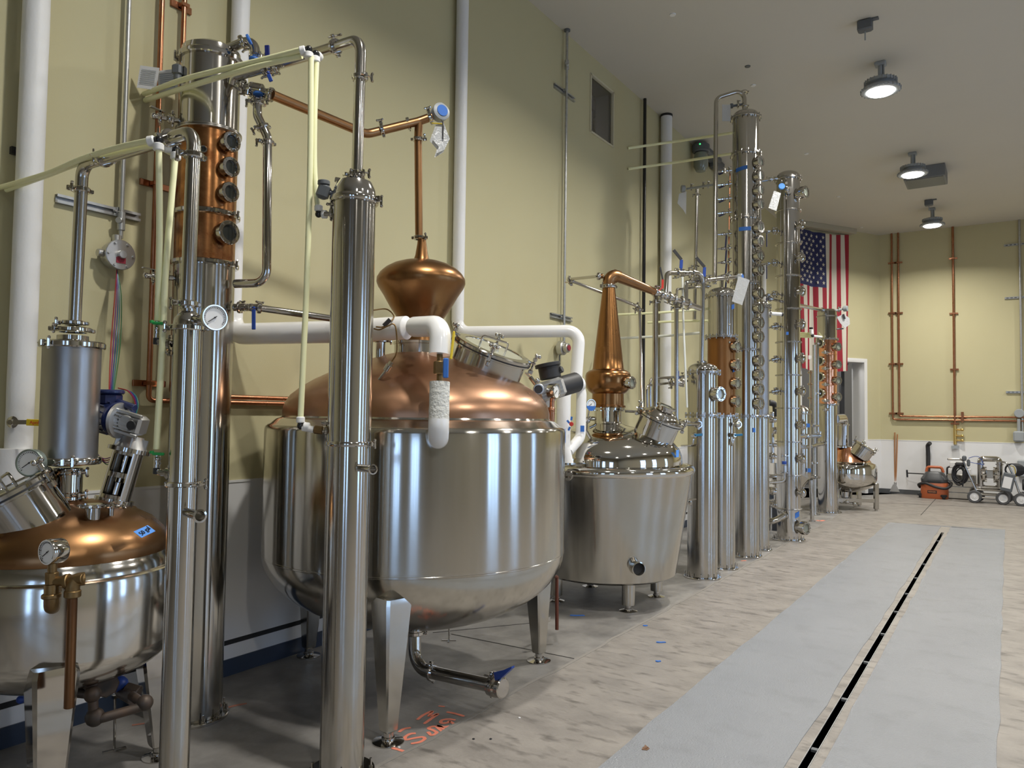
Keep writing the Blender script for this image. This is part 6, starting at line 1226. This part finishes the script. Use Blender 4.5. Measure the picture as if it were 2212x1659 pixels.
for dy in (0, .28): g.tube([V(xb, Yc+dy, .20), V(xa-.02, Yc+dy, .20), cp(2190, 1030, dy), cp(2176, 1000, dy), cp(2146, 994, dy)], .018, 12, .10)
g.rod(cp(2146, 994, 0), cp(2146, 994, .28), .018, 10); g.box(V(xa+.26, Yc+.14, .2), (.5, .26, .03)); part('frame', g, ST, T)
g = G(); X = (XV*.97-UP*.2); Zq = (UP*.97+XV*.2); c = cp(2177, 1042, -.1); g.box(c, (.20, .12, .36), (X, X.cross(Zq)*-1, Zq), bev=.015); cb = part('control_box', g, GRYD, T); g = G(); g.box(cp(2176, 1042, -.1)-YV*.066, (.14, .003, .22), (X, YV, Zq)); part('notice_sheet', g, PAPER, cb, 'white notice sheet')
g = G()
for q in range(8): c = cp(2184, 1012, -.04); g.tube([V(c.x+(.10+.008*q)*math.cos(t)+.01*q, c.y+q*.015, c.z-.03+(.12)*math.sin(t)) for t in [2*PI*s/16 for s in range(17)]], .010, 6)
part('cable_coil', g, BLK, T); g = G(); g.tube(smooth([cp(2182, 1006), cp(2191, 1010), cp(2195, 1030)]), .008, 8); part('yellow_cable', g, YEL, T, 'yellow cable')
g = G(); c = V(xa+.22, Yc+.14, .40); g.cyl(c-XV*.2, XV, .11, .34, 20); g.cyl(c+XV*.0+UP*.1, UP, .06, .12, 12); part('pump_motor', g, BLK, T)
g = G(); c = onY(2212, 1012, YF-.06); g.box(V(c.x+.05, YF-.1, c.z), (.32, .16, .34), bev=.02); single('wall_cabinet', 'grey plastic cabinet on the far wall behind the right pump cart', 'cabinet', g, GRY)
# ------------------------------------------------------------------ alarm light and sensor high on the left wall
c = onX(1524, 311, XL+.09); T = thing('emergency_light', 'dark grey emergency light with a glass jar lamp high on the left wall', 'emergency light', c); g = G(); g.box(c+YV*.12, (.18, .85, .36), bev=.03); g.box(c+V(.08, .05, .20), (.25, 1.0, .02)); part('housing', g, GRYD, T)
g = G(); c2 = onX(1514, 338, XL+.15); g.cyl(c2+UP*.06, UP, .13, .12, 16); part('lamp_base', g, GRYD, T); g = G(); g.lathe([(.09, 0), (.11, -.08), (.11, -.2), (.07, -.28), (0, -.30)], c2+UP*.05, UP, 18); part('glass_jar', g, GLG, T); g = G(); g.ball(onX(1512, 311, XL+.20), .014, 8); part('indicator', g, mat('led_green', (.1, 1, .3), .5, emit=((.1, 1, .3), .8)), T)
c = onX(1549, 358, XL+.08); g = G(); g.box(c, (.14, .40, .18), bev=.03); g.tube([c, c+UP*.3], .05, 12); single('wall_sensor', 'small dark wall unit under the emergency light', 'sensor', g, GRYD)
# ------------------------------------------------------------------ floor markings and litter
def strokes(name, label, cat, lines, w, m, z=.0015):
    g = G()
    for L in lines:
        P = smooth([FL(*p) for p in L], 5) if len(L) > 2 else [FL(*p) for p in L]; n = len(P); vs = []
        for i, p in enumerate(P):
            t = (P[min(i+1, n-1)]-P[max(i-1, 0)]).normalized(); s = UP.cross(t)*(w/2*(.8 if i in (0, n-1) else random.uniform(.9, 1.1))); vs += [V(p.x, p.y, z)+s, V(p.x, p.y, z)-s]
        g.add(vs, [(2*i, 2*i+1, 2*i+3, 2*i+2) for i in range(n-1)])
    return single(name, label, cat, g, m)
sc = 7.373; q_ = lambda L: [(760+x/sc, 1480+y/sc) for x, y in L]
strokes('paint_marking', 'orange hand-painted scribble on the floor beside the front leg of the big still', 'marking', [q_(l) for l in (
    [(1020, 770), (930, 780), (850, 830), (870, 870), (980, 850), (1120, 830), (1160, 860), (1080, 910), (940, 935)],
    [(1210, 745), (1270, 800), (1350, 760), (1290, 720), (1220, 690), (1330, 660), (1440, 740), (1480, 715), (1400, 660), (1360, 650), (1480, 670), (1560, 655)],
    [(1650, 560), (1540, 545), (1430, 565), (1430, 610), (1530, 600), (1560, 580), (1640, 630)],
    [(1510, 430), (1640, 455), (1790, 500)], [(1380, 335), (1480, 345)], [(1040, 555), (1140, 480), (1280, 420), (1230, 500), (1370, 460), (1290, 520), (1150, 620)],
    [(750, 750), (830, 700), (940, 680)], [(640, 1005), (740, 1030), (880, 1075)])], .019, CHALK)
strokes('paint_marking', 'small orange mark on the floor left of the small copper column', 'marking', [[(1765, 1124), (1772, 1125.5), (1780, 1124)]], .06, CHALK)
strokes('paint_marking', 'faint orange mark on the floor between the row columns and the joint', 'marking', [[(1601, 1212), (1612, 1211)]], .03, CHALK)
strokes('paint_marking', 'dull red stripe on the floor behind the near column base', 'marking', [[(484, 1531), (510, 1524), (533, 1520)]], .022, mat('marking_red_dull', (.32, .13, .09), .8))
strokes('paint_marking', 'short dull red dash on the floor under the leftmost pot', 'marking', [[(285, 1567), (313, 1563)]], .022, bpy.data.materials['marking_red_dull'])
for i, (x, y, l_) in enumerate(((1394, 1352, 'scrap of blue tape on the concrete nearest the cone-hatted still'), (1428, 1388, 'larger crumpled scrap of blue tape on the pale concrete'), (1422, 1429, 'small scrap of blue tape close to the painted strip'), (1247, 1330, 'faded blue tape stuck on the dark floor under the steel tub'))):
    p = FL(x, y); g = G(); w = (.018, .035, .018, .06)[i]; g.prism([(-w, -.008), (-w*.2, -.014), (w, -.004), (w*.8, .012), (0, .006), (-w*.9, .012)], p+UP*.001, RH, FH, .004); single('tape_scrap', l_, 'tape', g, TAPE, 'scraps of blue tape on the floor')
p = FL(1394, 1619); g = G(); g.prism([(-.02, -.015), (.005, -.02), (.02, -.002), (.012, .02), (-.01, .012)], p+UP*.004, RH, FH, .003); g.prism([(-.01, -.01), (.015, 0), (.0, .015)], p+UP*.010, RH, (FH+UP*.5), .002); single('dry_leaf', 'small curled brown leaf lying on the painted grey strip', 'leaf', g, mat('dry_leaf_brown', (.16, .08, .04), .7))
for i, (x, y, l_) in enumerate(((1023, 1597, 'dark speck on the concrete, right one of two near the scribble'), (1060, 1597, 'dark speck on the pale concrete right of the scribble'), (1122, 1551, 'white paper crumb on the pale concrete right of the scribble'), (862, 1615, 'tiny white crumb beside the foot of the front tank leg'))):
    p = FL(x, y); g = G(); g.lathe([(0, 0), (.007, .001), (.006, .004), (0, .005)], p, UP, 8); single('floor_debris', l_, 'debris', g, (BLK, BLK, PAPER, PAPER)[i], 'crumbs on the floor')
